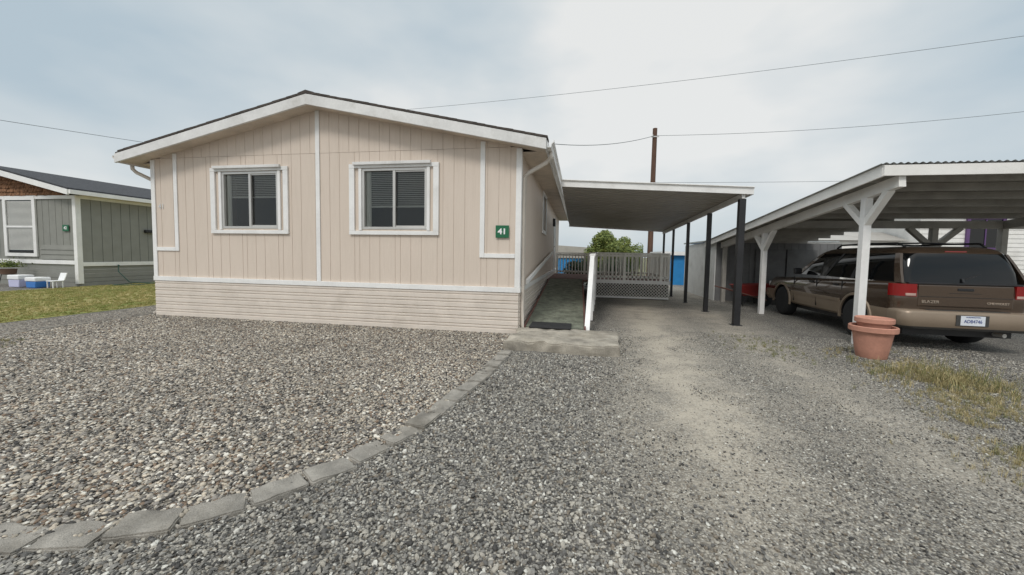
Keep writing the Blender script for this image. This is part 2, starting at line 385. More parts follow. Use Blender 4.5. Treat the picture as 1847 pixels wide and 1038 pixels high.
for cx,cy,a in along(V,.285): paver(cx,cy,a,.27,.18,'grey concrete edging paver curving between pebbles and driveway','grey pavers edging the pebble bed')
for cx,cy,a in along([(-8.85,6.3),(-8.87,3.9)],.42): paver(cx,cy,a,.4,.09,'narrow grey concrete edging beside the side path','narrow edging stones along the side path')
# ============================================================ MOBILE HOME
X0,X1,Y0,Y1=-8.707,-1.016,6.47,19.0
XC=-4.86; ZR=4.23; SL=.216
H=root('mobile_home',(XC,Y0,0),'beige manufactured home with white trim and low gable roof','house')
def rooftop(x): return ZR-SL*abs(x-XC)
def wtop(x): return rooftop(x)-.17
WIN=[(-7.02,-5.75,1.82,2.93),(-3.98,-2.71,1.82,2.93)]
def siding(mb,u0,u1,z0,z1f,opens,spac,emit,gap=.008):
    cuts=[];u=u0;i=0
    while u<u1-1e-6:
        e=min(u+spac[i%len(spac)],u1); cuts.append((u,e-gap,0)); cuts.append((e-gap,e,1)); u=e;i+=1
    br=sorted({o[0] for o in opens}|{o[1] for o in opens}|{XC if z1f else 0})
    for a,b,r in cuts:
        xs=[a]+[t for t in br if a+1e-6<t<b-1e-6]+[b]
        for p,q in zip(xs,xs[1:]):
            mid=(p+q)/2; iv=[(z0,None)]
            for o in opens:
                if o[0]<=mid<=o[1]: iv=[(z0,o[2]),(o[3],None)]
            for za,zb in iv: emit(p,q,za,zb,r)
wall=MB()
def ef(z1f):
    def emit(p,q,za,zb,r):
        y=Y0+(.006 if r else 0); wall.mi=1 if r else 0
        ta,tb=(z1f(p),z1f(q)) if zb is None else (zb,zb)
        if min(ta,tb)<=za: return
        wall.add([(p,y,za),(q,y,za),(q,y,tb),(p,y,ta),(p,Y0+.06,za),(q,Y0+.06,za),(q,Y0+.06,tb),(p,Y0+.06,ta)],[(0,1,2,3),(7,6,5,4),(0,4,5,1),(1,5,6,2),(2,6,7,3),(3,7,4,0)])
    return emit
ZS=3.235
siding(wall,X0,X1,.74,True,WIN,[.203,.305,.102,.203],ef(lambda x:min(ZS,wtop(x))))
siding(wall,X0,X1,ZS+.005,True,[],[.203],ef(wtop))
SW=[(10.45,11.45,2.1,3.05),(15.2,16.1,.78,2.8)]
def es(p,q,za,zb,r):
    x=X1-(.008 if r else 0); wall.mi=1 if r else 0; t=3.22 if zb is None else zb
    wall.add([(x,p,za),(x,q,za),(x,q,t),(x,p,t),(X1-.06,p,za),(X1-.06,q,za),(X1-.06,q,t),(X1-.06,p,t)],[(0,1,2,3),(7,6,5,4),(0,4,5,1),(1,5,6,2),(2,6,7,3),(3,7,4,0)])
siding(wall,Y0+.061,Y1,.74,False,SW,[.203],es)
wall.mi=0
wall.box(X0,X0+.06,Y0+.062,Y1,.74,3.2); wall.box(X0+.061,X1-.061,Y1-.06,Y1,.74,3.2)
wall.obj('wall',[M['wall'],M['groove']],H,recalc=True)
sk=[];
for i in range(5):
    z=i*.1465
    sk+=[(0,z),(-.02,z+.012),(-.02,z+.078),(-.006,z+.086),(-.006,z+.098),(-.02,z+.106),(-.02,z+.134),(0,z+.1464)]
pf=[(Y0+a-.004,b) for a,b in sk]+[(Y0+.03,.7325),(Y0+.03,0)]
m=MB(); m.prism(pf,'x',X0+.002,X1)
ps=[(X1-a+.002,b) for a,b in sk]+[(X1-.03,.7325),(X1-.03,0)]
m.prism(ps,'y',Y0+.031,Y1)
m.box(X0,X0+.03,Y0+.03,Y1,0,.73)
m.obj('skirting',M['skirt'],H)
def tr(*bs,name='trim_board',mat='white',bev=.004):
    mm=MB()
    for b in bs: mm.box(*b)
    return mm.obj(name,M[mat],H,bevel=bev)
yf=Y0-.022
tr((X0-.02,X1+.03,Y0-.034,Y0-.003,.735,.825),name='belt_trim')
tr((X1+.003,X1+.03,Y0+.03,Y1,.735,.825),name='belt_trim')
tr((X0-.02,X0+.075,yf,Y0-.002,.827,wtop(X0)-.02))
tr((X1-.075,X1+.02,yf,Y0-.002,.827,wtop(X1)-.02)); tr((X1+.003,X1+.022,Y0+.003,Y0+.09,.827,3.2))
tr((-4.93,-4.845,yf,Y0-.002,.827,wtop(-4.9)-.03))
tr((-8.17,-8.085,yf,Y0-.002,1.355,wtop(-8.13)-.03),(X0+.077,-8.172,yf,Y0-.002,1.355,1.43))
tr((-1.725,-1.64,yf,Y0-.002,1.335,wtop(-1.68)-.03),(-1.638,X1-.077,yf,Y0-.002,1.335,1.41))
def window(x0,x1,z0,z1,bl):
    ox0,ox1,oz0,oz1=x0-.25,x1+.23,z0-.1,z1+.08
    wn=MB(); fw=.045
    wn.box(x0,x1,Y0-.012,Y0+.05,z0,z0+fw);wn.box(x0,x1,Y0-.012,Y0+.05,z1-fw,z1);wn.box(x0,x0+fw,Y0-.0122,Y0+.05,z0+fw,z1-fw);wn.box(x1-fw,x1,Y0-.0122,Y0+.05,z0+fw,z1-fw)
    mx=(x0+x1)/2
    W=wn.obj('window',M['alu'],H,bevel=.003)
    c=MB()
    c.box(ox0,ox0+.105,Y0-.036,Y0-.002,oz0+.072,oz1-.075);c.box(ox1-.105,ox1,Y0-.036,Y0-.002,oz0+.072,oz1-.075)
    c.box(ox0,ox1,Y0-.04,Y0-.002,oz0,oz0+.07)
    c.box(ox0,ox1,Y0-.038,Y0-.002,oz1-.073,oz1)
    c.box(x0-.06,x0-.003,Y0-.03,Y0-.002,z0-.02,z1+.003);c.box(x1+.003,x1+.06,Y0-.03,Y0-.002,z0-.02,z1+.003)
    c.obj('casing',M['white'],W,bevel=.004)
    c=MB(); c.box(ox0+.1,ox1-.14,Y0-.085,Y0-.0385,oz1-.025,oz1+.03); c.obj('window_hood',M['whiteb'],W,bevel=.006)
    s_=MB(); s_.box(mx-.025,mx+.025,Y0-.008,Y0+.03,z0+fw,z1-fw)
    s_.box(mx+.026,x1-fw,Y0+.005,Y0+.03,z0+fw,z0+fw+.025); s_.box(mx+.026,x1-fw,Y0+.005,Y0+.03,z1-fw-.025,z1-fw)
    s_.obj('sash_frame',M['alu'],W,bevel=.002)
    gm=MB(); gm.add([(x0+fw,Y0+.033,z0+fw),(x1-fw,Y0+.033,z0+fw),(x1-fw,Y0+.033,z1-fw),(x0+fw,Y0+.033,z1-fw)],[(0,1,2,3)]); gm.obj('glass',M['glass'],W,recalc=False)
    b=MB(); z=z1-.05; zb=z1-(z1-z0)*bl
    while z>zb:
        for a_,b_ in ((x0+.05,mx-.03),(mx+.03,x1-.05)):
            b.add([(a_,Y0+.08,z),(b_,Y0+.08,z),(b_,Y0+.092,z-.017),(a_,Y0+.092,z-.017)],[(0,1,2,3)])
        z-=.034
    b.box(x0+.05,x1-.05,Y0+.08,Y0+.1,zb-.035,zb-.012)
    b.obj('venetian_blind',M['blind'],W,recalc=False)
    # narrow gathered curtain edge beside the frame
    cu=MB();n_=14
    vs=[(x0+.045+.10*i/n_,Y0+.06+.012*math.sin(i*1.5),zz) for zz in (z0+.03,z1-.03) for i in range(n_+1)]
    cu.add(vs,[(i,i+1,n_+2+i,n_+1+i) for i in range(n_)]);cu.obj('curtain',M['curtain'],W,recalc=False,smooth=True)
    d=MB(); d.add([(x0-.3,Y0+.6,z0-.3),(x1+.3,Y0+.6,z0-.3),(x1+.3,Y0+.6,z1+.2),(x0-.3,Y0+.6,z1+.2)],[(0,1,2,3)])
    d.obj('unlit_room_sheet',M['dark'],W,recalc=False)  # dark sheet stands in for the unlit room behind the glass
window(*WIN[0],.42); window(*WIN[1],.6)
y0,y1,z0,z1=SW[0]
m=MB(); m.box(X1+.002,X1+.03,y0-.1,y0,z0-.1,z1+.1);m.box(X1+.002,X1+.03,y1,y1+.1,z0-.1,z1+.1);m.box(X1+.002,X1+.03,y0,y1,z1,z1+.1);m.box(X1+.002,X1+.03,y0,y1,z0-.1,z0)
sw=m.obj('window',M['white'],H,bevel=.004); MB().box(X1-.03,X1-.024,y0,y1,z0,z1).obj('glass',M['carglass'],sw)
MB().box(X1-.02,X1+.01,(y0+y1)/2-.02,(y0+y1)/2+.02,z0,z1).obj('sash_frame',M['alu'],sw)
y0,y1,z0,z1=SW[1]
m=MB(); m.box(X1-.03,X1+.01,y0+.002,y1-.002,z0,z1-.002); d=m.obj('door',M['whiteb'],H,bevel=.004)
MB().lathe([(.0,0),(.03,.01),(.035,.04),(.015,.06)],(X1+.01,y0+.1,1.75),'x',12).obj('handle',M['alu'],d)
m=MB();m.box(X1+.002,X1+.03,y0-.08,y0,.83,z1+.08);m.box(X1+.002,X1+.03,y1,y1+.08,.83,z1+.08);m.box(X1+.002,X1+.03,y0,y1,z1,z1+.08);m.obj('door_frame',M['white'],d)
m=MB();m.box(X1+.003,X1+.1,14.6,14.72,2.5,2.8);m.obj('porch_lamp',M['black'],H,bevel=.01)
# roof
EX=4.3; YF=6.15; YB=19.4
m=MB(); th_=.05
m.prism([(XC-EX,ZR-SL*EX),(XC,ZR),(XC+EX,ZR-SL*EX),(XC+EX,ZR-SL*EX-th_),(XC,ZR-th_),(XC-EX,ZR-SL*EX-th_)],'y',YF,YB)
for sg in (-1,1):
    t=0
    while t<EX-.1:
        l=random.uniform(.12,.2); a=t; b=min(t+l,EX+.02)
        za,zb=ZR-SL*a,ZR-SL*b; xa,xb=XC+sg*a,XC+sg*b; up=random.uniform(.001,.008)
        m.add([(xa,YF-.028-random.uniform(0,.006),za-.03),(xb,YF-.028,zb-.03),(xb,YF-.028,zb+up+.003),(xa,YF-.028,za+up),(xa,YF+.25,za-.03),(xb,YF+.25,zb-.03),(xb,YF+.25,zb+up+.003),(xa,YF+.25,za+up)],[(0,1,2,3),(7,6,5,4),(0,4,5,1),(1,5,6,2),(2,6,7,3),(3,7,4,0)])
        t+=l
m.prism([(XC-.16,ZR-.02),(XC,ZR+.028),(XC+.16,ZR-.02)],'y',YF-.03,YB)
R=m.obj('roof',M['shingle'],H)
for sg in (-1,1):
    e=XC+sg*EX; ze=ZR-SL*EX
    m=MB(); m.prism([(XC,ZR-.038),(e,ze-.038),(e,ze-.21),(XC,ZR-.22)],'y',YF-.024,YF+.02); m.obj('barge_board',M['whiteb'],R,bevel=.004)
    m=MB(); m.prism([(XC,ZR-.2),(e-sg*.02,ze-.175),(e-sg*.02,ze-.16),(XC,ZR-.17)] ,'y',YF+.021,Y0+.05); m.obj('soffit',M['soffit'],R)
    xs=(X1 if sg>0 else X0)
    m=MB(); m.prism([(xs,ze-.16),(e-sg*.02,ze-.16),(e-sg*.02,ze-.14),(xs,ze-.14)],'y',Y0+.051,YB-.05); m.obj('soffit',M['soffit'],R)
    m=MB(); m.box(min(e-sg*.02,e),max(e-sg*.02,e),YF+.021,YB,ze-.2,ze-.052); m.obj('fascia_board',M['whiteb'],R)
    gx=e+sg*.002
    pr=[(gx,ze-.06),(gx,ze-.17),(gx+sg*.07,ze-.17),(gx+sg*.085,ze-.12),(gx+sg*.12,ze-.09),(gx+sg*.12,ze-.055),(gx+sg*.11,ze-.055),(gx+sg*.108,ze-.085),(gx+sg*.075,ze-.11),(gx+sg*.06,ze-.16),(gx+sg*.01,ze-.16),(gx+sg*.01,ze-.06)]
    m=MB(); m.prism(pr,'y',YF+.03,YB); m.obj('gutter',M['white'] if sg>0 else M['gutter'],R)
    wx=xs+sg*.05; m=MB()
    pts=[(gx+sg*.05,YF+.32,ze-.17),(gx+sg*.05,YF+.33,ze-.26),(gx-sg*.02,YF+.35,ze-.33),(wx+sg*.08,Y0+.1,ze-.48),(wx,Y0+.12,ze-.56),(wx,Y0+.12,.4),(wx+sg*.0,Y0+.12,.12),(wx+sg*.1,Y0+.05,.03)]
    m.tube(pts,.036,10); m.obj('downspout',M['gutter'],H,smooth=True)
text('house_lettering','41',.15,Vector((-8.5,Y0-.006,2.26)),FACEY,M['whiteb'],H,ext=.004)
sg=MB().box(-1.435,-1.2,Y0-.034,Y0-.024,1.685,1.9)
S=top(sg,'house_number_sign',M['green'],'small green house number sign reading 41 on beige wall','sign',loc=(-1.318,Y0-.028,1.79),bevel=.003)
text('lettering','41',.135,Vector((-1.318,Y0-.037,1.79)),FACEY,M['signw'],S,bold=.004,sx=1.15)
# ============================================================ CONCRETE PAD + RAMP + MAT
bm=bmesh.new(); bmesh.ops.create_cube(bm,size=1)
for v in bm.verts: v.co=Vector((v.co.x*1.66,v.co.y*1.2,v.co.z*.2))
bmesh.ops.bevel(bm,geom=bm.edges[:],offset=.015,segments=2,affect='EDGES')
bmesh.ops.subdivide_edges(bm,edges=[e for e in bm.edges if e.calc_length()>.1],cuts=26,use_grid_fill=True)
for v in bm.verts:
    edge=max(abs(v.co.x)/.83,abs(v.co.y)/.6)
    v.co+=Vector((.06*mnoise.noise(v.co*2.2),.07*mnoise.noise(v.co*2.2+Vector((9,0,0))),.018*mnoise.noise(v.co*6)+.012*mnoise.noise(v.co*18)-(.05*max(0,edge-.86)/.14*(mnoise.noise(v.co*4)+.3) if v.co.z>0 else 0)))
me=bpy.data.meshes.new('concrete_pad'); bm.to_mesh(me); bm.free(); me.materials.append(M['concrete'])
o=bpy.data.objects.new('concrete_pad',me); o.location=(-.19,5.96,.045); o.rotation_euler=(-.02,0,-.03); COL.objects.link(o); o['label']='weathered concrete slab step at the foot of the ramp'; o['category']='concrete slab'
RX0,RX1=-.9,.12; RY=6.62; RZ=lambda y:.125+(y-RY)*.094
RP=root('access_ramp',(-.36,6.62,0),'wheelchair ramp with green carpet and white handrail beside the house','ramp')
m=MB(); m.prism([(RY,RZ(RY)),(12.2,RZ(12.2)),(12.2,RZ(12.2)-.05),(RY,.02)],'x',RX0,RX1); m.obj('ramp_surface',M['carpet'],RP)
m=MB(); m.prism([(RY-.02,0.0),(RY-.02,RZ(RY)+.015),(12.2,RZ(12.2)+.015),(12.2,RZ(12.2)-.12),(7.6,0)],'x',RX0-.035,RX0-.002); m.prism([(RY-.02,0.0),(RY-.02,RZ(RY)+.015),(12.2,RZ(12.2)+.015),(12.2,0)],'x',RX1+.002,RX1+.035); m.obj('side_board',M['redwood'],RP)
def rl(y): return RX1+.07+max(0,(y-RY))*.06
for yy in (8.2,9.6,10.9,12.15):
    m=MB(); m.beam((rl(yy),yy,0.02),(rl(yy),yy,RZ(yy)+(1.1 if yy<8.5 else .85)),.085); m.obj('handrail_post',M['white'],RP,bevel=.005)
m=MB(); m.beam((rl(6.6)-.02,6.64,.03),(rl(8.2),8.2,1.40),.09,.05); m.beam((rl(6.62)-.02,6.7,.0),(rl(8.2),8.16,.75),.035,.14)
m.obj('sloped_end_rail',M['white'],RP,bevel=.004)
m=MB(); m.beam((rl(8.16),8.16,1.41),(rl(12.2),12.2,1.5),.12,.045)
m.beam((rl(8.2),8.2,RZ(8.2)+.6),(rl(12.2),12.2,RZ(12.2)+.42),.03,.14)
m.beam((rl(8.2),8.2,RZ(8.2)+.2),(rl(12.2),12.2,RZ(12.2)+.12),.03,.16)
m.obj('handrail',M['white'],RP,bevel=.004)
m=MB(); m.beam((-.93,6.85,.9),(-.93,13.5,1.5),.045,.085)
for yy in (7.2,9.2,11.2,13.2): m.box(-1.0,-.93,yy-.02,yy+.02,.9+(yy-6.85)*.09-.06,.9+(yy-6.85)*.09)
m.obj('wall_handrail',M['white'],RP,bevel=.004)
m=MB(); m.box(-.81,-.10,6.36,6.82,.0,.022)
mt=top(m,'door_mat',M['rubber'],'black rubber mat at the foot of the ramp','mat',loc=(-.46,6.6,0),bevel=.006); mt.location.z=.155; mt.rotation_euler=(.02,0,-.02)
# ============================================================ DECK
D=root('wooden_deck',(1.2,14,0),'raised wooden deck with pale railing and lattice skirt','deck')
DX0,DX1,DY0,DY1,DZ=.45,2.9,12.9,16.2,.62
m=MB()
yy=DY0
while yy<DY1: m.box(-1.0,DX1,yy,yy+.135,DZ-.035,DZ); yy+=.142
yy=12.2
while yy<12.75: m.box(-1.0,DX0,yy,yy+.135,DZ-.035,DZ); yy+=.142
m.obj('deck_boards',M['redwood'],D)
m=MB(); m.box(DX0,DX1,DY0-.03,DY0-.002,DZ-.12,DZ-.002); m.box(DX1+.002,DX1+.03,DY0-.03,DY1,DZ-.12,DZ-.002); m.box(DX0,DX1,DY0-.025,DY0-.003,0.02,.08); m.obj('rim_board',M['white'],D)
m=MB(); m.box(DX0+.05,DX1-.02,DY0+.05,DY0+.06,0,DZ-.05); m.obj('underdeck_shade_panel',M['dark'],D)  # dark panel put behind the lattice as the shade under the deck
m=MB(); z0_,z1_=.08,DZ-.12
c=-1.
while c<DX1-DX0+.6:
    for sgn in (1,-1):
        a=DX0+c; pa=(a,z0_); pb=(a+sgn*(z1_-z0_),z1_)
        xs_=sorted([pa,pb]); (xa,za),(xb,zb)=xs_
        if xb<=DX0 or xa>=DX1: continue
        if xa<DX0: t=(DX0-xa)/(xb-xa); za+=t*(zb-za); xa=DX0
        if xb>DX1: t=(DX1-xa)/(xb-xa); zb=za+t*(zb-za); xb=DX1
        if xb-xa>.03: m.beam((xa,DY0-.01-.006*sgn,za),(xb,DY0-.01-.006*sgn,zb),.006,.026,up=(0,0,1))
    c+=.1
m.obj('lattice_skirt',simple('grey_lattice',(.6,.58,.54),.8,dirt=.4),D)
rail=MB(); zt=1.5
def railrun(a,b):
    a=Vector(a);b=Vector(b); n=int((b-a).length/.125)
    rail.beam((a.x,a.y,zt),(b.x,b.y,zt),.1,.04); rail.beam((a.x,a.y,DZ+.1),(b.x,b.y,DZ+.1),.04,.07); rail.beam((a.x,a.y,zt-.08),(b.x,b.y,zt-.08),.035,.07)
    for i in range(n+1):
        p=a.lerp(b,i/n); w_=.09 if i%9==0 else .04; rail.beam((p.x,p.y,DZ-.1),(p.x,p.y,zt-.022),w_)
railrun((DX0-.1,DY0+.03,0),(DX1,DY0+.03,0)); railrun((DX1,DY0+.15,0),(DX1,DY1,0)); railrun((-.9,DY1,0),(DX1-.1,DY1,0))
rail.obj('railing',simple('pale_weathered_timber',(.86,.84,.78),.7,var=.06,dirt=.2),D,bevel=.003)
# ============================================================ BLACK-POST CARPORT
C=root('attached_carport',(3.3,8.6,0),'flat metal carport with black posts attached to the house eave','carport')
def cz(x,y): return 3.0-.042*(y-8.45)-(x+.42)*.055
m=MB(); ya,yb=8.45,15.9
y=ya; vs=[]; prof=[]
while y<yb-.01:
    prof+=[(y,0),(y+.02,.05),(y+.045,.05),(y+.06,0),(y+.29,0)]; y+=.30
n=len(prof)
for xx in (-.42,3.42):
    for (py_,dz) in prof: vs.append((xx,py_,cz(xx,py_)-.05+dz))
m.add(vs,[(i,i+1,n+i+1,n+i) for i in range(n-1)])
n2=[(a,b,c+.012) for a,b,c in vs]; m.add(n2,[(i,i+1,n+i+1,n+i) for i in range(n-1)])
m.obj('roof_panel',M['metalroof'],C,recalc=False)
m=MB()
m.beam((-.43,ya-.012,cz(-.42,ya)-.02),(3.45,ya-.012,cz(3.42,ya)-.02),.02,.15); m.beam((-.43,ya-.03,cz(-.42,ya)+.05),(3.45,ya-.03,cz(3.42,ya)+.05),.05,.02)
m.beam((-.43,yb+.012,cz(-.42,yb)-.02),(3.45,yb+.012,cz(3.42,yb)-.02),.02,.15)
m.beam((3.44,ya,cz(3.42,ya)-.02),(3.44,yb,cz(3.42,yb)-.02),.03,.15)
m.obj('fascia',M['white'],C,bevel=.003)
m=MB(); m.beam((3.28,ya+.03,cz(3.28,ya)-.12),(3.28,yb-.03,cz(3.28,yb)-.12),.06,.11); m.obj('outer_beam',M['whiteb'],C)
for i,yy in enumerate((8.55,10.49,12.38,14.20,15.7)):
    m=MB(); t=cz(3.28,yy)-.175
    w_=(.06,.048,.04,.035,.035)[i]; m.box(3.28-w_,3.28+w_,yy-w_,yy+w_,0,t); m.box(3.28-w_*1.7,3.28+w_*1.7,yy-w_*1.7,yy+w_*1.7,0,.012)
    m.obj('post',M['black'],C,bevel=.003)
# ============================================================ WHITE CARPORT
W=root('timber_carport',(6.8,10,0),'white timber carport with braced posts and corrugated roof','carport')
WX0,WX1,WY0,WY1,WYM,WXM=4.36,9.4,6.45,14.2,9.8,7.1
wz=lambda y:2.79-.109*(y-6.4)
def corr(xa,xb,ya_,yb_):
    m=MB(); nx=int((xb-xa)/.0128); vs=[]
    for yy in (ya_,yb_):
        for i in range(nx+1):
            xx=xa+i*.0128; vs.append((xx,yy,wz(yy)+.02+.011*math.sin(xx*2*math.pi/.09)))
    m.add(vs,[(i,i+1,nx+2+i,nx+1+i) for i in range(nx)])
    m.obj('corrugated_roof',M['galv'],W,recalc=False,smooth=True)
corr(WX0-.08,WX1+.05,WY0-.06,WYM+.08); corr(WX0-.08,WXM+.05,WYM+.09,WY1+.1)
yy=WY0+.35
while yy<WY1:
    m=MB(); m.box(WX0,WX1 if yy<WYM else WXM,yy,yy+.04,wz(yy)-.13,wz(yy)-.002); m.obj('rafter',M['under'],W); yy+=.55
for xa,xb,a_,b_ in ((WX0,WX1,WY0,WYM),(WX0,WXM,WYM+.002,WY1)):
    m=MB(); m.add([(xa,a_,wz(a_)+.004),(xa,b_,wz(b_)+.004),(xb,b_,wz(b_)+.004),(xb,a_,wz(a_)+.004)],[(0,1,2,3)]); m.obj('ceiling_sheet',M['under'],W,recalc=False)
m=MB(); m.beam((WX0-.02,WY0-.02,wz(WY0)-.07),(WX0-.02,WY1,wz(WY1)-.07),.03,.17); m.obj('fascia_board',M['carwhite'],W)
m=MB(); m.box(WX0-.03,WX1,WY0-.05,WY0-.012,wz(WY0)-.15,wz(WY0)+.0); m.obj('fascia_board',M['carwhite'],W)
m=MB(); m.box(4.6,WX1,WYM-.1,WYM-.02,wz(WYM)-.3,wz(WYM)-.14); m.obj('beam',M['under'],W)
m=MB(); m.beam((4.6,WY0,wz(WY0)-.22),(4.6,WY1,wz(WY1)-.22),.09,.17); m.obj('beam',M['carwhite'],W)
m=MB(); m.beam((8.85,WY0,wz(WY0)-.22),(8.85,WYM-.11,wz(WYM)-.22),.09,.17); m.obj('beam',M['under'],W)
for bx,yy,mt_,br in ((4.6,7.12,'white',1),(4.6,10.5,'white',1),(4.6,13.1,'under',0),(8.85,7.3,'under',1),(8.85,9.74,'under',0),(7.6,9.74,'under',2)):  # deeper posts and braces: darker tone of the white timber, shade in the colour
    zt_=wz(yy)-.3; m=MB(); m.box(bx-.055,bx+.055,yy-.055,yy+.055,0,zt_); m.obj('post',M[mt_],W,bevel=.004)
    for sgn in (-1,1):
        m=MB()
        if br==1:
            q=yy+sgn*.46; m.beam((bx,yy+sgn*.02,zt_-.42),(bx,q,wz(q)-.29),.1,.085)
        elif br==2: m.beam((bx+sgn*.02,yy,zt_-.42),(bx+sgn*.48,yy,zt_+.01),.1,.1)
        else: continue
        m.obj('brace',M['carwhite'] if bx<5 else M['under'],W,bevel=.004)
S2=root('storage_shed',(6.0,14.5,0),'pale vertical board storage shed behind the timber carport','shed')
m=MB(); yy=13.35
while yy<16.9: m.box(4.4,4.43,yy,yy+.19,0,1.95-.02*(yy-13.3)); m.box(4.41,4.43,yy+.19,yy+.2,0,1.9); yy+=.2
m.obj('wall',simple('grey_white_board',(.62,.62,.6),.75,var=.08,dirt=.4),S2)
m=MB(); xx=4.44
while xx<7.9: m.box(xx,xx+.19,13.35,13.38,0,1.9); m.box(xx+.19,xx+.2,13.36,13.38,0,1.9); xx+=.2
m.obj('front_wall',simple('shaded_grey_board',(.15,.15,.15),.8,var=.15,dirt=.5),S2)  # grey-white boards like the side wall, carport shade put into the colour
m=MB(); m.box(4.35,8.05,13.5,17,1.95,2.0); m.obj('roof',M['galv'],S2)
for a in (5.6,6.5):
    m=MB();m.box(a,a+.85,13.30,13.345,.1,1.7); m.obj('door',simple('worn_door_board',(.12,.12,.12),.8,var=.2,dirt=.5),S2,bevel=.004)
def tub(x,y,w_,d_,h_,mat,lab,nm='storage_tub'):
    e=root(nm,(x,y,0),lab,'storage tub','tubs stored against the shed')
    m=MB();m.add([(x-w_*.45,y-d_*.45,0),(x+w_*.45,y-d_*.45,0),(x+w_*.45,y+d_*.45,0),(x-w_*.45,y+d_*.45,0),(x-w_/2,y-d_/2,h_),(x+w_/2,y-d_/2,h_),(x+w_/2,y+d_/2,h_),(x-w_/2,y+d_/2,h_)],[(0,1,2,3),(4,5,6,7),(0,1,5,4),(1,2,6,5),(2,3,7,6),(3,0,4,7)]);m.obj('tub_body',mat,e,bevel=.02)
    MB().box(x-w_*.53,x+w_*.53,y-d_*.53,y+d_*.53,h_+.002,h_+.04).obj('lid',M['plastic'],e,bevel=.01)
tub(5.75,12.85,.6,.45,.5,M['plastic'],'dark lidded storage tub against the shed wall')
tub(6.5,12.9,.5,.45,.75,M['grey'],'tall grey lidded tub against the shed wall')
# ============================================================ POTS
def lathetop(name,prof,loc,mat,label,cat,n=48,**k):
    return top(MB().lathe([(r,h) for r,h in prof],loc,'z',n),name,mat,label,cat,loc=loc,auto=35,**k)
PX,PY=4.22,6.24
lathetop('plant_pot',[(.165,0),(.172,.012),(.195,.15),(.228,.375),(.262,.38),(.272,.39),(.272,.452),(.262,.462),(.238,.458),(.22,.38),(.01,.36)],(PX,PY,0),M['terra'],'large terracotta pot standing at the base of a white post','plant pot')
lathetop('plant_pot',[(.15,0),(.195,.13),(.213,.133),(.218,.14),(.218,.196),(.208,.205),(.195,.19),(.01,.17)],(PX+.01,PY,.375),M['terra'],'smaller terracotta pot nested inside the larger pot','plant pot')
# ============================================================ POWER POLE + WIRES
PO=root('utility_pole',(4.25,24.1,0),'brown wooden utility pole behind the deck','utility pole')
MB().tube([(4.25,24.1,0),(4.28,24.1,9.05)],[.17,.13],14).obj('pole_shaft',M['pole'],PO,smooth=False,auto=40)
MB().lathe([(.03,0),(.05,.03),(.03,.08),(.05,.1),(.01,.14)],(4.13,24.0,8.55),'z',10).obj('insulator',M['whiteb'],PO)
m=MB(); m.box(4.05,4.5,23.93,23.97,8.5,8.56); m.obj('wire_bracket',M['alu'],PO)
def wire(a,b,sag,r,lab):
    a=Vector(a);b=Vector(b); pts=[]
    for i in range(25):
        t=i/24; p=a.lerp(b,t); p.z-=sag*4*t*(1-t); pts.append(p)
    m=MB().tube(pts,r,6); top(m,'power_line',M['wire'],lab,'power line',loc=a,group='overhead power lines',smooth=True)
wire((-16,24.6,11.0),(24,21.5,12.1),.35,.01,'thin overhead power line crossing high over the home')
wire((4.25,24,8.6),(-1.3,18.4,6.7),.25,.016,'service wire running from the pole to the home')
wire((4.25,24,8.6),(26,24,9.5),.35,.011,'overhead cable running from the wooden pole')
wire((4.3,28,6.6),(45,31,7.6),.3,.012,'low overhead cable above the timber carport')
wire((-34,6,7.6),(-18,39,9.2),.2,.014,'overhead cable behind the grey neighbouring home')
# ============================================================ NEIGHBOUR HOME (grey)
NX0,NX1,NY0,NY1=-24.3,-17.35,10.45,24
NH=root('neighbour_home',(-20.8,NY0,0),'grey green manufactured home with cedar gable and white trim','house')
nzr=4.3;nsl=.235;nxc=-20.85
m=MB(); 
def rt(x): return nzr-nsl*abs(x-nxc)-.14
xx=NX0
while xx<NX1-.01:
    e=min(xx+.3,NX1); m.mi=0
    for a,b,r in ((xx,e-.015,0),(e-.015,e,1)):
        za,zb=min(3.2,rt(a)),min(3.2,rt(b)); y_=NY0+.012*r; m.mi=r
        m.add([(a,y_,.75),(b,y_,.75),(b,y_,zb),(a,y_,za),(a,NY0+.1,.75),(b,NY0+.1,.75),(b,NY0+.1,zb),(a,NY0+.1,za)],[(0,1,2,3),(7,6,5,4),(0,4,5,1),(1,5,6,2),(2,6,7,3),(3,7,4,0)])
    xx=e
yy=NY0+.101
while yy<NY1: m.mi=0;m.box(NX1-.1,NX1,yy,yy+.285,.75,3.3); m.mi=1; m.box(NX1-.1,NX1-.012,yy+.285,yy+.3,.75,3.3); yy+=.3
m.mi=0
for i in range(3):
    z=.95+i*.17; m.prism([(NY0-.03,z),(NY0-.008,z+.165),(NY0,z+.165),(NY0,z)],'x',-19.05,NX1-.15)
m.box(NX0,NX0+.1,NY0+.101,NY1,.75,3.2)
m.obj('wall',[M['grey'],simple('grey_groove',(.1,.1,.09),.8)],NH)
m=MB(); m.prism([(nxc-2.9,3.205),(nxc+2.9,3.205),(nxc+2.9,rt(nxc+2.9)),(nxc,rt(nxc)),(nxc-2.9,rt(nxc-2.9))],'y',NY0-.02,NY0+.08)
for i in range(7):
    z=3.22+i*.14; hw=(nzr-.2-z)/nsl
    if hw<.2: break
    hw=min(hw,2.85); x_=nxc-hw
    while x_<nxc+hw-.05:
        w_=random.uniform(.1,.2); yy=NY0-.05-random.uniform(0,.03); m.prism([(yy,z-random.uniform(0,.03)),(NY0-.022,z+.138),(NY0-.021,z)],'x',x_,min(x_+w_-.012,nxc+hw)); x_+=w_
m.obj('gable_shingles',M['cedar'],NH)
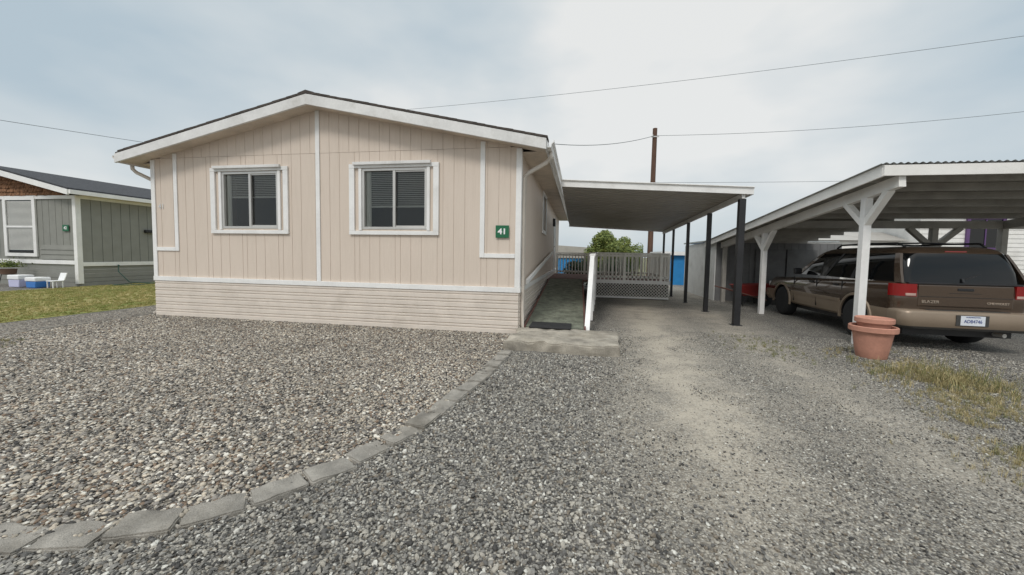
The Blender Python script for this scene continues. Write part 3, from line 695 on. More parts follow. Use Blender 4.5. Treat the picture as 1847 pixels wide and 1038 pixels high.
m=MB();m.prism([(nxc-3.85,nzr-nsl*3.85),(nxc,nzr),(nxc+3.85,nzr-nsl*3.85),(nxc+3.85,nzr-nsl*3.85-.06),(nxc,nzr-.06),(nxc-3.85,nzr-nsl*3.85-.06)],'y',NY0-.42,NY1+.3)
NR=m.obj('roof',M['shingleg'],NH)
MB().box(nxc+1.8,nxc+2.3,14.5,15,nzr-nsl*2.1,nzr-nsl*2.1+.2).obj('roof_vent',M['black'],NR,bevel=.03)
for sgn in (-1,1):
    e=nxc+sgn*3.85; ze=nzr-nsl*3.85
    m=MB();m.prism([(nxc,nzr-.062),(e,ze-.062),(e,ze-.24),(nxc,nzr-.26)],'y',NY0-.44,NY0-.38);m.obj('barge_board',M['white'],NR,bevel=.004)
    m=MB();m.box(min(e,e+sgn*.08),max(e,e+sgn*.08),NY0-.4,NY1,ze-.2,ze-.062);m.obj('gutter',M['white'],NR)
    m=MB();m.prism([(nxc,nzr-.18),(e,ze-.18),(e,ze-.16),(nxc,nzr-.16)],'y',NY0-.379,NY0+.1);m.obj('soffit',M['soffit'],NR)
m=MB();m.box(nxc+3.4,nxc+3.84,NY0+.101,NY1,nzr-nsl*3.85-.2,nzr-nsl*3.85-.18);m.obj('soffit',M['soffit'],NR)
m=MB();m.box(NX1-.12,NX1+.03,NY0-.05,NY0-.002,.1,3.2);m.box(NX1+.002,NX1+.03,NY0-.002,NY0+.1,.1,3.2);m.box(NX1+.002,NX1+.03,NY0+.1,NY1,.72,.86);m.box(NX0,NX1-.121,NY0-.045,NY0-.002,.78,.92);m.box(NX0,NX1-.121,NY0-.05,NY0-.02,3.08,3.2);m.box(NX1+.002,NX1+.03,NY0+.1,NY1,3.1,3.25);m.obj('trim_board',M['white'],NH,bevel=.004)
m=MB()
for i in range(5): m.box(NX0+.02,NX1-.02,NY0+.01,NY0+.03,i*.15,i*.15+.14)
for i in range(5): m.box(NX1-.05,NX1-.02,NY0+.031,NY1,i*.15,i*.15+.14)
m.obj('skirting',M['grey'],NH)
a,b,z0,z1=-20.55,-19.3,1.15,3.05
m=MB();m.box(a-.14,a,NY0-.06,NY0-.01,z0-.12,z1+.14);m.box(b,b+.14,NY0-.06,NY0-.01,z0-.12,z1+.14);m.box(a,b,NY0-.06,NY0-.01,z1,z1+.14);m.box(a,b,NY0-.06,NY0-.01,z0-.12,z0);m.box(a,b,NY0-.055,NY0-.01,(z0+z1)/2-.035,(z0+z1)/2+.035)
nw=m.obj('window',M['white'],NH,bevel=.003);MB().box(a,b,NY0-.022,NY0-.016,z0,z1).obj('glass',M['carglass'],nw)
m=MB();z=z1-.04
while z>z0+.1: m.box(a+.03,b-.03,NY0-.030,NY0-.024,z-.02,z); z-=.04
m.obj('venetian_blind',M['curtain'],nw)
m=MB();m.box(NX1+.002,NX1+.12,12.5,12.95,2.02,2.14);m.obj('wall_lamp',M['black'],NH,bevel=.02)
sg=MB().box(-17.95,-17.68,NY0-.045,NY0-.03,1.95,2.17);S=top(sg,'house_number_sign',M['green'],'small green house number sign reading 42 on grey wall','sign',loc=(-17.8,NY0-.035,2.06))
text('lettering','42',.14,Vector((-17.815,NY0-.048,2.06)),FACEY,M['signw'],S,bold=.004)
pts=[(NX1+.05,11.6,.72),(NX1+.15,11.5,.75),(NX1+.3,11.4,.5),(NX1+.5,11.6,.1),(NX1+.9,12.2,.03),(NX1+1.2,11.4,.03),(NX1+.6,11.0,.03),(NX1+.3,11.8,.03)]
top(MB().tube(pts,.018,8),'garden_hose',M['hose'],'dark green garden hose hanging from the grey home','hose',loc=pts[0],smooth=True)
def cooler(x,y,mat,lab,w_,h_):
    e=root('cooler',(x,y,0),lab,'cooler')
    m=MB();m.prism([(x-w_/2+.03,.01),(x+w_/2-.03,.01),(x+w_/2,h_*.62),(x-w_/2,h_*.62)],'y',y-.18,y+.18);m.obj('cooler_body',mat,e,bevel=.02)
    m=MB();m.box(x-w_/2-.01,x+w_/2+.01,y-.2,y+.2,h_*.625,h_);m.obj('lid',M['signw'],e,bevel=.03)
    m=MB();m.tube([(x-w_/2-.02,y,h_*.6),(x-w_/2-.05,y,h_*.5),(x-w_/2-.02,y,h_*.35)],.012);m.obj('handle',M['signw'],e)
cooler(-18.75,9.75,M['lilac'],'pale lilac cooler with white lid beside the grey home',.5,.42)
cooler(-18.0,9.75,M['bluep'],'blue cooler with white lid beside the grey home',.45,.36)
ch=root('patio_chair',(-17.45,9.95,0),'small white plastic chair beside the coolers','chair')
cx_=-17.66
m=MB();m.box(cx_,cx_+.28,9.75,10.05,.22,.25);m.obj('seat',M['signw'],ch,bevel=.01)
m=MB();m.prism([(10.05,.25),(10.13,.5),(10.16,.5),(10.08,.25)],'x',cx_,cx_+.28);m.obj('backrest',M['signw'],ch,bevel=.01)
for a in (cx_+.02,cx_+.26):
    for b in (9.78,10.02): MB().beam((a,b,0),(a,b,.22),.025).obj('leg',M['signw'],ch)
e=root('potted_plant',(-19.6,9.9,0),'small potted plant on a dark iron stand','potted plant')
m=MB();m.lathe([(.14,.4),(.18,.42),(.2,.58),(.21,.6),(.19,.6),(.01,.56)],(-19.6,9.9,0),'z',20);m.obj('pot',M['brownpot'],e,auto=40)
for k in range(3):
    a=k*2.09;MB().tube([(-19.6+.22*math.cos(a),9.9+.22*math.sin(a),0),(-19.6+.15*math.cos(a),9.9+.15*math.sin(a),.4)],.012).obj('stand_leg',M['black'],e)
vs=[];fs=[]
for i in range(600):
    q=Vector((random.gauss(0,.15),random.gauss(0,.15),.66+abs(random.gauss(0,.1))));a=Vector((random.gauss(0,1),random.gauss(0,1),random.gauss(0,1))).normalized();b=a.orthogonal().normalized();j=len(vs);p=Vector((-19.6,9.9,0))+q
    vs+=[p+a*.03,p+b*.015,p-a*.03,p-b*.015];fs.append((j,j+1,j+2,j+3))
m=MB();m.add(vs,fs);m.obj('foliage',M['leaf'],e,recalc=False)
e=root('bird_feeder_pole',(-20.4,9.6,0),'thin iron shepherd hook with a hanging bird feeder','bird feeder')
m=MB();m.tube([(-20.4,9.6,0),(-20.4,9.6,1.95),(-20.33,9.6,2.1),(-20.2,9.6,2.12),(-20.12,9.6,2.0)],.012);m.obj('hook_pole',M['black'],e)
m=MB();m.lathe([(.02,.3),(.08,.26),(.07,.25),(.07,.06),(.1,.04),(.1,.02),(.02,0)],(-20.12,9.6,1.68),'z',16);m.obj('feeder',M['galv'],e,auto=40)
# ============================================================ FOLIAGE
def shrub(name,c,r,h,n,mat,label,cat='shrub',ls=.05,group=None,dome=False):
    e=root(name,(c[0],c[1],0),label,cat,group)
    m=MB(); vs=[];fs=[]
    if dome:
        cl=[]
        while len(cl)<70:
            p=Vector((random.uniform(-1,1)*r,random.uniform(-1,1)*r,random.uniform(.2,.95)*h))
            if (p.x/r)**2+(p.y/r)**2+((p.z/h-.45)/.55)**2<.8: cl.append((p,random.uniform(.16,.3)*r))
    else: cl=[(Vector((random.gauss(0,.45)*r,random.gauss(0,.45)*r,h*random.uniform(.25,.92))),random.uniform(.2,.42)*r) for _ in range(26)]
    for i in range(n):
        q,cr=random.choice(cl); d=Vector((random.gauss(0,1),random.gauss(0,1),random.gauss(0,1))).normalized()*cr*random.uniform(.6,1.12)
        p=q+d; p.z=max(.04,p.z)
        k=math.hypot(p.x,p.y)
        if k>r: p.x*=r/k;p.y*=r/k
        if p.z>h*1.05:continue
        a=Vector((random.gauss(0,1),random.gauss(0,1),random.gauss(0,1))).normalized(); b=a.orthogonal().normalized(); s=ls*random.uniform(.6,1.4)
        j=len(vs); vs+=[p+a*s,p+b*s*.5,p-a*s,p-b*s*.5]; fs.append((j,j+1,j+2,j+3))
    m.add([(v.x+c[0],v.y+c[1],v.z) for v in vs],fs); m.obj('crown',mat,e,recalc=False)
    for i in range(5):
        a=random.uniform(0,6.28); m=MB(); m.tube([(c[0],c[1],0),(c[0]+.2*r*math.cos(a),c[1]+.2*r*math.sin(a),h*.4),(c[0]+.5*r*math.cos(a),c[1]+.5*r*math.sin(a),h*.7)],[.04*r,.03*r,.01*r],6)
        m.obj('stem',M['pole'],e)
shrub('garden_shrub',(1.75,21.5,0),1.65,2.75,26000,M['leaf'],'rounded yellow green shrub behind the deck',ls=.06,dome=True)
shrub('garden_shrub',(0.1,17.6,0),.8,1.2,5000,M['leafd'],'dark green shrub beyond the deck',ls=.05,dome=True)
shrub('garden_shrub',(1.6,17.6,0),.9,1.35,5000,M['leafd'],'dark green shrub behind the deck railing',ls=.05,dome=True)
for (tx,ty,tr_,thh) in ((-44,24,2.2,7.3),):
    e=root('broadleaf_tree',(tx,ty,0),'distant dark green tree beyond the grey home','tree')
    MB().tube([(tx,ty,0),(tx+.1,ty,thh*.6),(tx,ty,thh*.9)],[.25,.15,.04],8).obj('trunk',M['pole'],e)
    vs=[];fs=[]
    for i in range(3500):
        a=random.uniform(0,6.28);hh=random.uniform(.25,1)*thh;rr=tr_*math.sqrt(max(.02,1-((hh/thh-.55)/.5)**2))*random.uniform(.4,1.1)
        p=Vector((tx+rr*math.cos(a),ty+rr*math.sin(a),hh));q=Vector((random.gauss(0,1),random.gauss(0,1),random.gauss(0,1))).normalized();b=q.orthogonal().normalized();s=.16*random.uniform(.6,1.4)
        j=len(vs);vs+=[p+q*s,p+b*s*.6,p-q*s,p-b*s*.6];fs.append((j,j+1,j+2,j+3))
    m=MB();m.add(vs,fs);m.obj('crown',M['leafd'],e,recalc=False)
def tuft(nm,mat,nb,h,spread,w_=.004,lean=.5):
    m=MB()
    for i in range(nb):
        a=random.uniform(0,6.28);r=random.uniform(0,spread);x,y=r*math.cos(a),r*math.sin(a);a2=random.uniform(0,6.28);hh=h*random.uniform(.5,1.1);l=lean*hh*random.uniform(.2,1)
        dx,dy=math.cos(a2),math.sin(a2);px,py_=-dy*w_,dx*w_
        p0=(x,y,0);p1=(x+dx*l*.35,y+dy*l*.35,hh*.6);p2=(x+dx*l,y+dy*l,hh)
        m.add([(p0[0]-px,p0[1]-py_,0),(p0[0]+px,p0[1]+py_,0),(p1[0]+px*.7,p1[1]+py_*.7,p1[2]),(p1[0]-px*.7,p1[1]-py_*.7,p1[2]),p2],[(0,1,2,3),(3,2,4)])
    me=bpy.data.meshes.new(nm);me.from_pydata(m.v,[],m.f);me.materials.append(mat);return bpy.data.objects.new(nm,me)
def seedhead(nm):
    m=MB()
    for i in range(4):
        a=random.uniform(0,6.28);h=random.uniform(.14,.26);x,y=.05*math.cos(a),.05*math.sin(a)
        m.mi=0;m.tube([(0,0,0),(x*.6,y*.6,h*.6),(x,y,h)],.0015,4)
        m.mi=1;c=(x,y,h)
        for k in range(18):
            d=Vector((random.gauss(0,1),random.gauss(0,1),random.gauss(0,1))).normalized()*.011;q=d.orthogonal().normalized()*.002
            m.add([c,(c[0]+d.x-q.x,c[1]+d.y-q.y,c[2]+d.z-q.z),(c[0]+d.x+q.x,c[1]+d.y+q.y,c[2]+d.z+q.z)],[(0,1,2)])
    me=bpy.data.meshes.new(nm);me.from_pydata(m.v,[],m.f);me.materials.append(M['weed']);me.materials.append(M['seed']);me.polygons.foreach_set('material_index',m.m);return bpy.data.objects.new(nm,me)
vp=[(4.35,6.6),(4.15,5.9),(4.2,5.2),(3.95,4.5),(3.6,3.7),(3.35,3.0),(3.35,2.5)]
pts=[];sc=[]
for _ in range(4600):
    t=random.random()*(len(vp)-1.001);i=int(t);f=t-i;x=vp[i][0]*(1-f)+vp[i+1][0]*f+random.gauss(0,.27);y=vp[i][1]*(1-f)+vp[i+1][1]*f+random.gauss(0,.15)
    if mnoise.noise(Vector((x*2.1,y*2.1,0)))+.5*mnoise.noise(Vector((x*7,y*7,0)))<-.02: continue
    if math.hypot(x-PX,y-PY)<.34: continue
    pts.append((x,y,0));sc.append(random.uniform(.2,.6))
for _ in range(230):
    x,y=random.gauss(4.25,.28),random.gauss(5.2,.3);pts.append((x,y,0));sc.append(random.uniform(.7,1.5))
rot=[(0,0,random.uniform(0,6.28)) for _ in pts]
scatter('dry_grass',pts,sc,rot,[tuft('dry_tuft_kind',M['straw'],14,.1,.05,.0018,1.1) for _ in range(4)]+[tuft('green_tuft_kind',M['weed'],14,.09,.05,.0022,.9) for _ in range(2)],'dry straw coloured grass and weeds along the driveway edge')
pts=[(random.gauss(4.3,.25),random.gauss(5.15,.25),0) for _ in range(34)]
scatter('seeding_weeds',pts,[random.uniform(.8,1.3) for _ in pts],[(0,0,random.uniform(0,6.28)) for _ in pts],[seedhead('seed_weed_kind') for _ in range(3)],'pale seed heads of weeds standing in the dry grass')
pts=[];
for _ in range(16000):
    x,y=random.uniform(-17.2,-10.3),random.uniform(4.9,15)
    pts.append((x,y,.005))
scatter('lawn_grass',pts,[random.uniform(.4,.85) for _ in pts],[(0,0,random.uniform(0,6.28)) for _ in pts],[tuft('lawn_tuft_kind',M['grassb'],18,.05,.06,.004,.9) for _ in range(4)],'short patchy green and dry lawn grass')
pts=[(random.gauss(2.9,.25),random.gauss(6.6,.5),0) for _ in range(120)]+[(random.gauss(-8.3,.25),random.gauss(3.9,.2),0) for _ in range(90)]+[(random.gauss(3.4,.3),random.gauss(2.7,.4),0) for _ in range(120)]
scatter('stray_weeds',pts,[random.uniform(.3,.6) for _ in pts],[(0,0,random.uniform(0,6.28)) for _ in pts],[tuft('stray_tuft_kind',M['weed'],14,.1,.05,.003,.9) for _ in range(3)],'small weeds growing through gravel')
# ============================================================ DISTANT BUILDINGS
b=root('blue_shed',(6,21,0),'low blue shed with a white roof edge beyond the deck','shed')
MB().box(4.25,8,20.2,23,0,1.5).obj('wall',M['blue'],b);MB().box(4.1,8.2,20,23.2,1.5,1.68).obj('roof',M['white'],b)
b=root('blue_shed',(-.2,30,0),'blue outbuilding with pale roof behind the home','shed')
m=MB();m.box(-4,1.1,29.5,33,0,1.2);m.obj('wall',M['blue'],b);m=MB();m.prism([(-4.2,1.2),(1.3,1.2),(1.2,2.0),(-4,2.3)],'y',29.4,33.2);m.obj('roof',M['metalroof'],b)
b=root('white_outbuilding',(11,18,0),'low white outbuilding with a pale roof beyond the carport','shed')
m=MB()
for i in range(13): z=i*.17;m.prism([(17.47,z),(17.49,z+.168),(17.55,z+.168),(17.55,z)],'x',8.9,12.6)
m.obj('wall',M['carwhite'],b);m=MB();m.prism([(17.3,2.2),(18.6,2.6),(20,2.2)],'x',8.8,12.7);m.obj('roof',M['metalroof'],b)
b=root('neighbour_home',(17,17,0),'white sided home with purple trimmed window behind the carport','house')
m=MB()
for i in range(17): 
    z=.7+i*.16;m.prism([(16.97,z),(16.99,z+.158),(17.02,z+.158),(17.02,z)],'x',12.8,24)
m.box(12.8,12.85,17.03,26,.7,3.4);m.obj('wall',M['carwhite'],b)
m=MB();m.prism([(12.4,3.4),(24.4,3.4),(18.4,4.7)],'y',16.6,26);m.obj('roof',M['shingleg'],b)
m=MB();a,c_,z0,z1=14.35,15.35,1.95,3.0;m.box(a-.1,a,16.9,16.965,z0-.1,z1+.1);m.box(c_,c_+.1,16.9,16.965,z0-.1,z1+.1);m.box(a,c_,16.9,16.965,z1,z1+.1);m.box(a,c_,16.9,16.965,z0-.1,z0);m.box((a+c_)/2-.02,(a+c_)/2+.02,16.91,16.928,z0,z1)
w_=m.obj('window',M['purple'],b);MB().box(a,c_,16.93,16.96,z0,z1).obj('glass',M['carglass'],w_)
MB().box(12.8,24,17,17.03,0,.7).obj('skirting',M['whiteb'],b)
m=MB()
m.box(15.2,19,15.9,15.95,1.78,1.84)
for i in range(28): m.box(15.2+i*.135,15.23+i*.135,15.91,15.94,.8,1.78)
top(m,'porch_railing',M['black'],'dark balustrade railing in front of the white home','railing',loc=(17,15.92,.8))
m=MB();m.box(15.1,19.1,15.88,16.85,.0,.8);top(m,'porch_platform',M['grey'],'grey porch platform of the white sided home','porch',loc=(17,16.3,0))
# ============================================================ WHEELBARROW
wb=root('wheelbarrow',(4.95,12.1,0),'red metal wheelbarrow parked against the shed','wheelbarrow')
wx,wy=4.95,12.1
m=MB(); vs=[(wx-.45,wy-.25,.62),(wx+.5,wy-.3,.68),(wx+.5,wy+.3,.68),(wx-.45,wy+.25,.62),(wx-.2,wy-.16,.32),(wx+.25,wy-.18,.34),(wx+.25,wy+.18,.34),(wx-.2,wy+.16,.32)]
m.add(vs,[(4,5,6,7),(0,1,5,4),(1,2,6,5),(2,3,7,6),(3,0,4,7)]);o=m.obj('tray',M['red'],wb,recalc=False);sd=o.modifiers.new('s','SOLIDIFY');sd.thickness=.012
m=MB();m.lathe([(.12,-.04),(.19,-.03),(.19,.03),(.12,.04)],(wx+.42,wy,.19),'y',24);m.obj('wheel',M['rubber'],wb)
for s_ in (-1,1):
    m=MB();m.tube([(wx+.45,wy+.08*s_,.2),(wx,wy+.17*s_,.32),(wx-.85,wy+.27*s_,.55)],.018);m.obj('handle',M['redwood'],wb)
    m=MB();m.tube([(wx-.1,wy+.18*s_,.32),(wx-.22,wy+.2*s_,.0),(wx-.34,wy+.2*s_,.37)],.014);m.obj('leg',M['black'],wb)
# ============================================================ SUV
CAR=root('parked_car',(5.84,6.86,0),'bronze brown sport utility vehicle parked under the timber carport','car',rot=rad(-2))
def loop(y0,y1,hw,rr,rf,n=7,bow=.0):
    P=[]
    for cx,cy,r,a0 in ((hw-rr,y0+rr,rr,-90),(hw-rf,y1-rf,rf,0),(-hw+rf,y1-rf,rf,90),(-hw+rr,y0+rr,rr,180)):
        for i in range(n+1):
            t=rad(a0+90*i/n);P.append((cx+r*math.cos(t),cy+r*math.sin(t)))
    return P
def sm(t): t=max(0,min(1,t));return t*t*(3-2*t)
def loft(levels,mi=None,zfun=None):
    m=MB();n=len(levels[0][1]);vs=[]
    for z,L in levels:
        for x,y in L: vs.append((x,y,zfun(x,y,z) if zfun else z))
    for i in range(len(levels)-1):
        m.mi=mi[i] if mi else 0
        m.f+=[(i*n+k,i*n+(k+1)%n,(i+1)*n+(k+1)%n,(i+1)*n+k) for k in range(n)];m.m+=[m.mi]*n
    m.v=vs;m.f+=[tuple(range(n-1,-1,-1)),tuple((len(levels)-1)*n+k for k in range(n))];m.m+=[0,mi[-1] if mi else 0]
    return m
Lc=4.62
lv=[(.34,loop(.10,Lc-.15,.80,.16,.2)),(.38,loop(.06,Lc-.08,.845,.18,.25)),(.50,loop(.035,Lc-.04,.868,.19,.28)),(.60,loop(.03,Lc-.03,.874,.19,.28)),(.63,loop(.035,Lc-.04,.868,.19,.28)),(.75,loop(.02,Lc-.02,.878,.19,.28)),(.86,loop(.02,Lc-.03,.876,.19,.28)),(.95,loop(.027,Lc-.06,.866,.19,.28)),(1.02,loop(.04,Lc-.1,.848,.18,.28)),(1.065,loop(.06,Lc-.14,.825,.17,.27)),(1.088,loop(.09,Lc-.18,.795,.16,.26))]
def zf(x,y,z): 
    t=sm((z-.55)/.5); return z-.17*t*sm((y-3.1)/1.5)-.02*t*abs(x)
body=loft(lv,[1,1,1,1,0,0,0,0,0,0],zf)
bo=body.obj('body',[M['carp'],M['clad'],M['black']],CAR,local=True)
cut=MB()
for yy in (.98,3.70):
    for s_ in (-1,1): cut.lathe([(.40,.0),(.40,.32)],(s_*.92-(.32 if s_>0 else 0),yy,.37),'x',36)
co=cut.obj('cutter_tmp',M['black']); co.parent=CAR
bl=bo.modifiers.new('arch','BOOLEAN');bl.object=co;bl.operation='DIFFERENCE';bl.solver='EXACT'
bpy.context.view_layer.update()
dg=bpy.context.evaluated_depsgraph_get();nm=bpy.data.meshes.new_from_object(bo.evaluated_get(dg));bo.modifiers.clear();bo.data=nm
bpy.data.objects.remove(co)
nm.polygons.foreach_set('use_smooth',[True]*len(nm.polygons));nm.set_sharp_from_angle(angle=rad(35))
gb=[(1.06,loop(.07,3.28,.80,.16,.16)),(1.25,loop(.11,3.02,.768,.16,.16)),(1.42,loop(.165,2.75,.73,.17,.17)),(1.53,loop(.21,2.56,.695,.18,.18)),(1.575,loop(.24,2.47,.67,.19,.19)),(1.61,loop(.285,2.38,.63,.2,.2)),(1.635,loop(.35,2.25,.57,.2,.2)),(1.65,loop(.46,2.1,.46,.2,.2))]
gh=loft(gb,[1,1,1,0,0,0,0]);gh.obj('cabin',[M['carp'],M['carglass']],CAR,local=True,auto=38)
def cp(s_,u,t,off=.006):
    ya=.19+u*(3.12-.19);yb=.37+u*(2.36-.37);hw=.80+(.695-.80)*t+.012*math.sin(math.pi*t)
    return (s_*(hw+off),ya+(yb-ya)*t,1.06+.47*t)
for s_ in (-1,1):
    for u0,u1,nm_ in ((-.05,.0,'rear_pillar'),(.335,.37,'door_pillar'),(.63,.665,'door_pillar'),(.965,1.02,'front_pillar')):
        m=MB()
        for ta,tb in ((0,.33),(.33,.66),(.66,1)):
            P=[cp(s_,u,t,o_) for o_ in (.007,-.03) for u,t in ((u0,ta),(u1,ta),(u1,tb),(u0,tb))]
            m.add(P,[(0,1,2,3),(7,6,5,4),(0,4,5,1),(1,5,6,2),(2,6,7,3),(3,7,4,0)])
        m.obj(nm_,M['carp'] if nm_!='door_pillar' else M['black'],CAR,local=True)
    m=MB();m.tube([(s_*.54,.42,1.64),(s_*.56,.55,1.70),(s_*.57,1.2,1.712),(s_*.57,2.0,1.70),(s_*.56,2.15,1.64)],.017,8);m.obj('roof_rail',M['black'],CAR,local=True,smooth=True)
    m=MB()
    for yy in (1.38,2.22,3.14): m.box(s_*.868-.008,s_*.868+.012,yy-.003,yy+.003,.42,1.0)
    m.obj('door_seam',M['black'],CAR,local=True)
    m=MB();m.box(s_*.874-.012,s_*.874+.014,1.42,3.24,.60,.66);m.obj('side_moulding',M['clad'],CAR,local=True,bevel=.006)
    for yy in (1.5,2.34): m=MB();m.box(s_*.868-.014,s_*.868+.018,yy,yy+.15,.9,.94);m.obj('door_handle',M['black'],CAR,local=True,bevel=.008)
    m=MB();m.box(min(s_*.84,s_*1.0),max(s_*.84,s_*1.0),2.86,2.95,1.06,1.2);m.obj('wing_mirror',M['black'],CAR,local=True,bevel=.03)
    m=MB();nn=10;vs=[]
    for i in range(nn+1):
        a=rad(-90+90*i/nn)
        for z_ in (.85,1.045):
            for r in (.195,.16): vs.append((s_*(.69+r*math.cos(a)-.006),.205+r*math.sin(a)-.0,z_))
    fs=[]
    for i in range(nn):
        q=i*4;fs+=[(q,q+4,q+6,q+2),(q+1,q+3,q+7,q+5),(q,q+1,q+5,q+4),(q+2,q+6,q+7,q+3)]
    fs+=[(0,2,3,1),(nn*4,nn*4+1,nn*4+3,nn*4+2)];m.add(vs,fs)
    x0_,x1_=(.62,.69) if s_>0 else (-.69,-.62);m.box(x0_,x1_,.009,.06,.85,1.045)
    t=m.obj('tail_lamp',M['tail'],CAR,local=True,auto=40)
    x0_,x1_=(.63,.76) if s_>0 else (-.76,-.63);m=MB();m.box(x0_,x1_,.004,.03,.86,.9);m.obj('reversing_lens',M['amber'],t,local=True,bevel=.004)
    m=MB();m.box(*( (.52,.8) if s_>0 else (-.8,-.52)),Lc-.08,Lc-.02,.66,.8);m.obj('headlight',M['signw'],CAR,local=True,bevel=.02)
    for yy in (.98,3.70):
        m=MB();nn=20;vs=[]
        for i in range(nn+1):
            a=rad(-8+196*i/nn);
            for r,xx in ((.395,.86),(.395,.892),(.435,.89),(.45,.868)): vs.append((s_*xx,yy+r*math.cos(a),.37+r*math.sin(a)))
        m.add(vs,[(i*4+k,i*4+(k+1)%4,(i+1)*4+(k+1)%4,(i+1)*4+k) for i in range(nn) for k in range(4)]);m.obj('wheel_arch_flare',M['clad'],CAR,local=True,auto=40)
        c=(s_*.76,yy,.355)
        m=MB();m.lathe([(.22,-.115),(.30,-.12),(.345,-.1),(.357,-.06),(.357,.06),(.345,.1),(.30,.12),(.22,.115)],c,'x',40);wl=m.obj('wheel',M['rubber'],CAR,local=True,auto=50)
        m=MB();m.lathe([(.225,s_*.095),(.215,s_*.105),(.205,s_*.06),(.05,s_*.05),(.05,s_*.09),(.01,s_*.095)],c,'x',32)
        for k in range(5):
            a=rad(72*k+10);m.beam((c[0]+s_*.085,c[1]+.04*math.cos(a),c[2]+.04*math.sin(a)),(c[0]+s_*.095,c[1]+.212*math.cos(a),c[2]+.212*math.sin(a)),.06,.03,up=(1,0,0))
        m.obj('rim',M['chrome'],wl,local=True,auto=40)
        m=MB();m.lathe([(.22,s_*.03),(.22,s_*.02)],c,'x',32);m.obj('brake_disc',M['black'],wl,local=True)
m=MB()
for yy in (.8,1.7): m.tube([(-.57,yy,1.70),(0,yy,1.715),(.57,yy,1.70)],.013,8)
m.obj('rack_crossbar',M['black'],CAR,local=True)
m=MB();m.box(-.60,.60,.010,.05,.70,1.04);m.obj('tailgate',M['carp'],CAR,local=True,bevel=.016)
m=MB();m.box(-.59,.59,.006,.014,.852,.858);m.box(-.2,.2,.006,.014,.915,.92);m.obj('tailgate_seam',M['black'],CAR,local=True)
m=MB();m.box(-.72,.72,.03,.08,1.045,1.075);m.obj('window_sill_strip',M['black'],CAR,local=True,bevel=.006)
m=MB();m.box(-.1,.1,.0,.02,.955,.995);m.obj('tailgate_handle',M['black'],CAR,local=True,bevel=.005)
m=MB();m.beam((.0,.075,1.12),(.32,.12,1.24),.012,.02);m.beam((0,.06,1.08),(0,.085,1.14),.03);m.obj('rear_wiper',M['black'],CAR,local=True)
m=MB();m.box(-.14,.14,.225,.26,1.545,1.57);m.obj('brake_lamp',M['tail'],CAR,local=True)
bl_=[(.36,loop(-.09,.2,.82,.12,.01)),(.40,loop(-.12,.2,.865,.14,.01)),(.5,loop(-.13,.2,.878,.14,.01)),(.60,loop(-.125,.2,.875,.14,.01)),(.635,loop(-.11,.2,.865,.13,.01)),(.65,loop(-.08,.2,.84,.12,.01))]
loft(bl_,[1,0,0,0,0]).obj('rear_bumper',[M['clad'],M['plastic']],CAR,local=True,auto=50)
m=MB();m.box(-.5,.5,-.075,.02,.651,.658);m.box(-.2,.2,-.137,-.128,.44,.60);m.obj('bumper_step_pad',M['plastic'],CAR,local=True)
bf=[(.34,loop(Lc-.2,Lc+.03,.80,.01,.1)),(.42,loop(Lc-.2,Lc+.08,.86,.01,.14)),(.60,loop(Lc-.2,Lc+.07,.86,.01,.14))]
loft(bf).obj('front_bumper',M['clad'],CAR,local=True,auto=35)
m=MB();m.box(-.15,.15,-.144,-.138,.447,.592);pl=m.obj('licence_plate',M['plate'],CAR,local=True,bevel=.002)
text('plate_lettering','ADB4746',.07,Vector((0,-.147,.51)),FACEY,M['platetxt'],pl,local=True,ext=.001,bold=0,sx=.8)
text('plate_lettering','WASHINGTON',.026,Vector((0,-.147,.574)),FACEY,M['platetxt'],pl,local=True,ext=.001)
text('badge_lettering','BLAZER',.06,Vector((-.44,.006,.775)),FACEY,M['badge'],CAR,local=True,ext=.004,sx=1.1)
text('badge_lettering','CHEVROLET',.045,Vector((.41,.006,.775)),FACEY,M['badge'],CAR,local=True,ext=.004,sx=1.1)
m=MB();m.tube([(.45,.5,.3),(.5,-.02,.3)],.03,12);m.obj('exhaust_pipe',M['alu'],CAR,local=True)
m=MB();m.box(-.7,.7,.12,4.3,.24,.36);m.tube([(-.7,.98,.36),(.7,.98,.36)],.05);m.obj('underbody',M['black'],CAR,local=True)
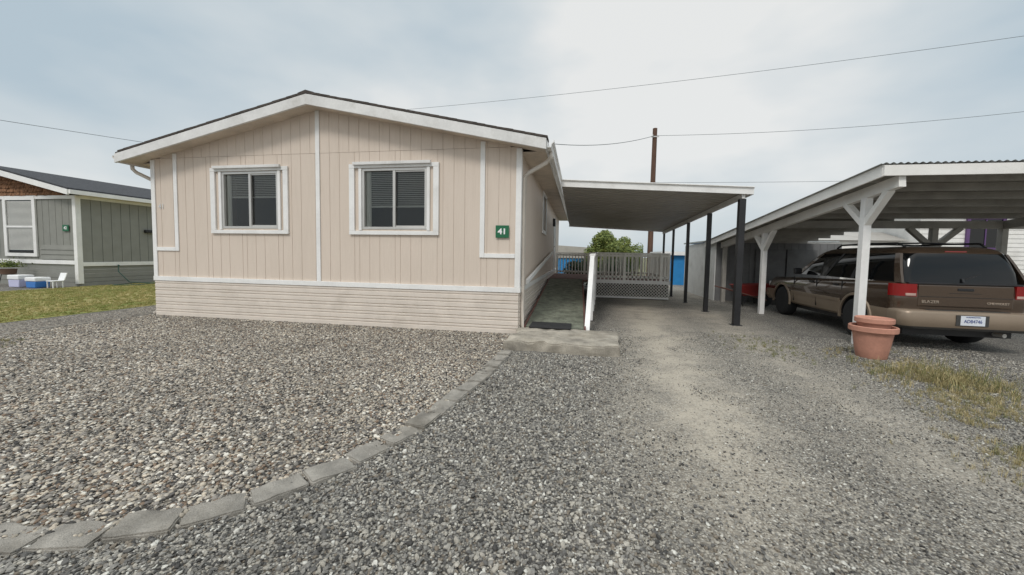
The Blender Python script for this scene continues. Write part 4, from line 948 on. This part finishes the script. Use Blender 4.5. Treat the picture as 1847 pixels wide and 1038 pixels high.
# ============================================================ WORLD, SUN, CAMERA
w=bpy.data.worlds.new('World');SC.world=w;w.use_nodes=True;nt=w.node_tree;bg=nt.nodes['Background']
sky=N(nt,'ShaderNodeTexSky',sky_type='NISHITA');sky.sun_disc=False;sky.sun_elevation=rad(48);sky.sun_rotation=rad(198);sky.dust_density=3;sky.air_density=1
tc=N(nt,'ShaderNodeTexCoord');mp=N(nt,'ShaderNodeMapping');mp.inputs['Scale'].default_value=(1,1,2.2);mp.inputs['Location'].default_value=(.35,.1,0);nt.links.new(tc.outputs['Generated'],mp.inputs['Vector'])
n1=noise(nt,mp.outputs[0],1.35,5,.48)
cl=ramp(nt,[(.36,(4.8,5.8,6.5)),(.5,(6.5,7.1,7.4)),(.61,(8.4,8.5,8.4))]);nt.links.new(n1,cl.inputs[0])
sx=N(nt,'ShaderNodeSeparateXYZ');nt.links.new(tc.outputs['Generated'],sx.inputs[0])
up=mrange(nt,sx.outputs[2],.6,.95,1.,2.0)
s=N(nt,'ShaderNodeVectorMath',operation='SCALE');nt.links.new(cl.outputs[0],s.inputs[0]);nt.links.new(up,s.inputs['Scale'])
nt.links.new(mix(nt,.93,sky.outputs[0],s.outputs[0]),bg.inputs['Color']);bg.inputs['Strength'].default_value=.1
sl=bpy.data.lights.new('sun','SUN');sl.energy=1.5;sl.angle=rad(14);sl.color=(1,.96,.91);so=bpy.data.objects.new('sun',sl);COL.objects.link(so)
so.rotation_euler=(rad(42),0,rad(-18))
cd=bpy.data.cameras.new('camera');cam=bpy.data.objects.new('camera',cd);COL.objects.link(cam)
cd.sensor_width=36;cd.lens=680.5129/1847*36;cd.clip_end=2000;cd.clip_start=.05
cd.shift_y=-(519-498.3)/1847
thc,p,ro=.1741,.0572,.0171
F=Vector((-math.sin(thc)*math.cos(p),math.cos(thc)*math.cos(p),-math.sin(p)));Rr=Vector((math.cos(thc),math.sin(thc),0));U=Rr.cross(F)
r2=Rr*math.cos(ro)+U*math.sin(ro);u2=-Rr*math.sin(ro)+U*math.cos(ro)
mat_=Matrix((r2,u2,-F)).transposed().to_4x4();mat_.translation=(0,0,1.4);cam.matrix_world=mat_
SC.camera=cam
SC.view_settings.view_transform='Standard';SC.view_settings.look='None';SC.view_settings.exposure=0
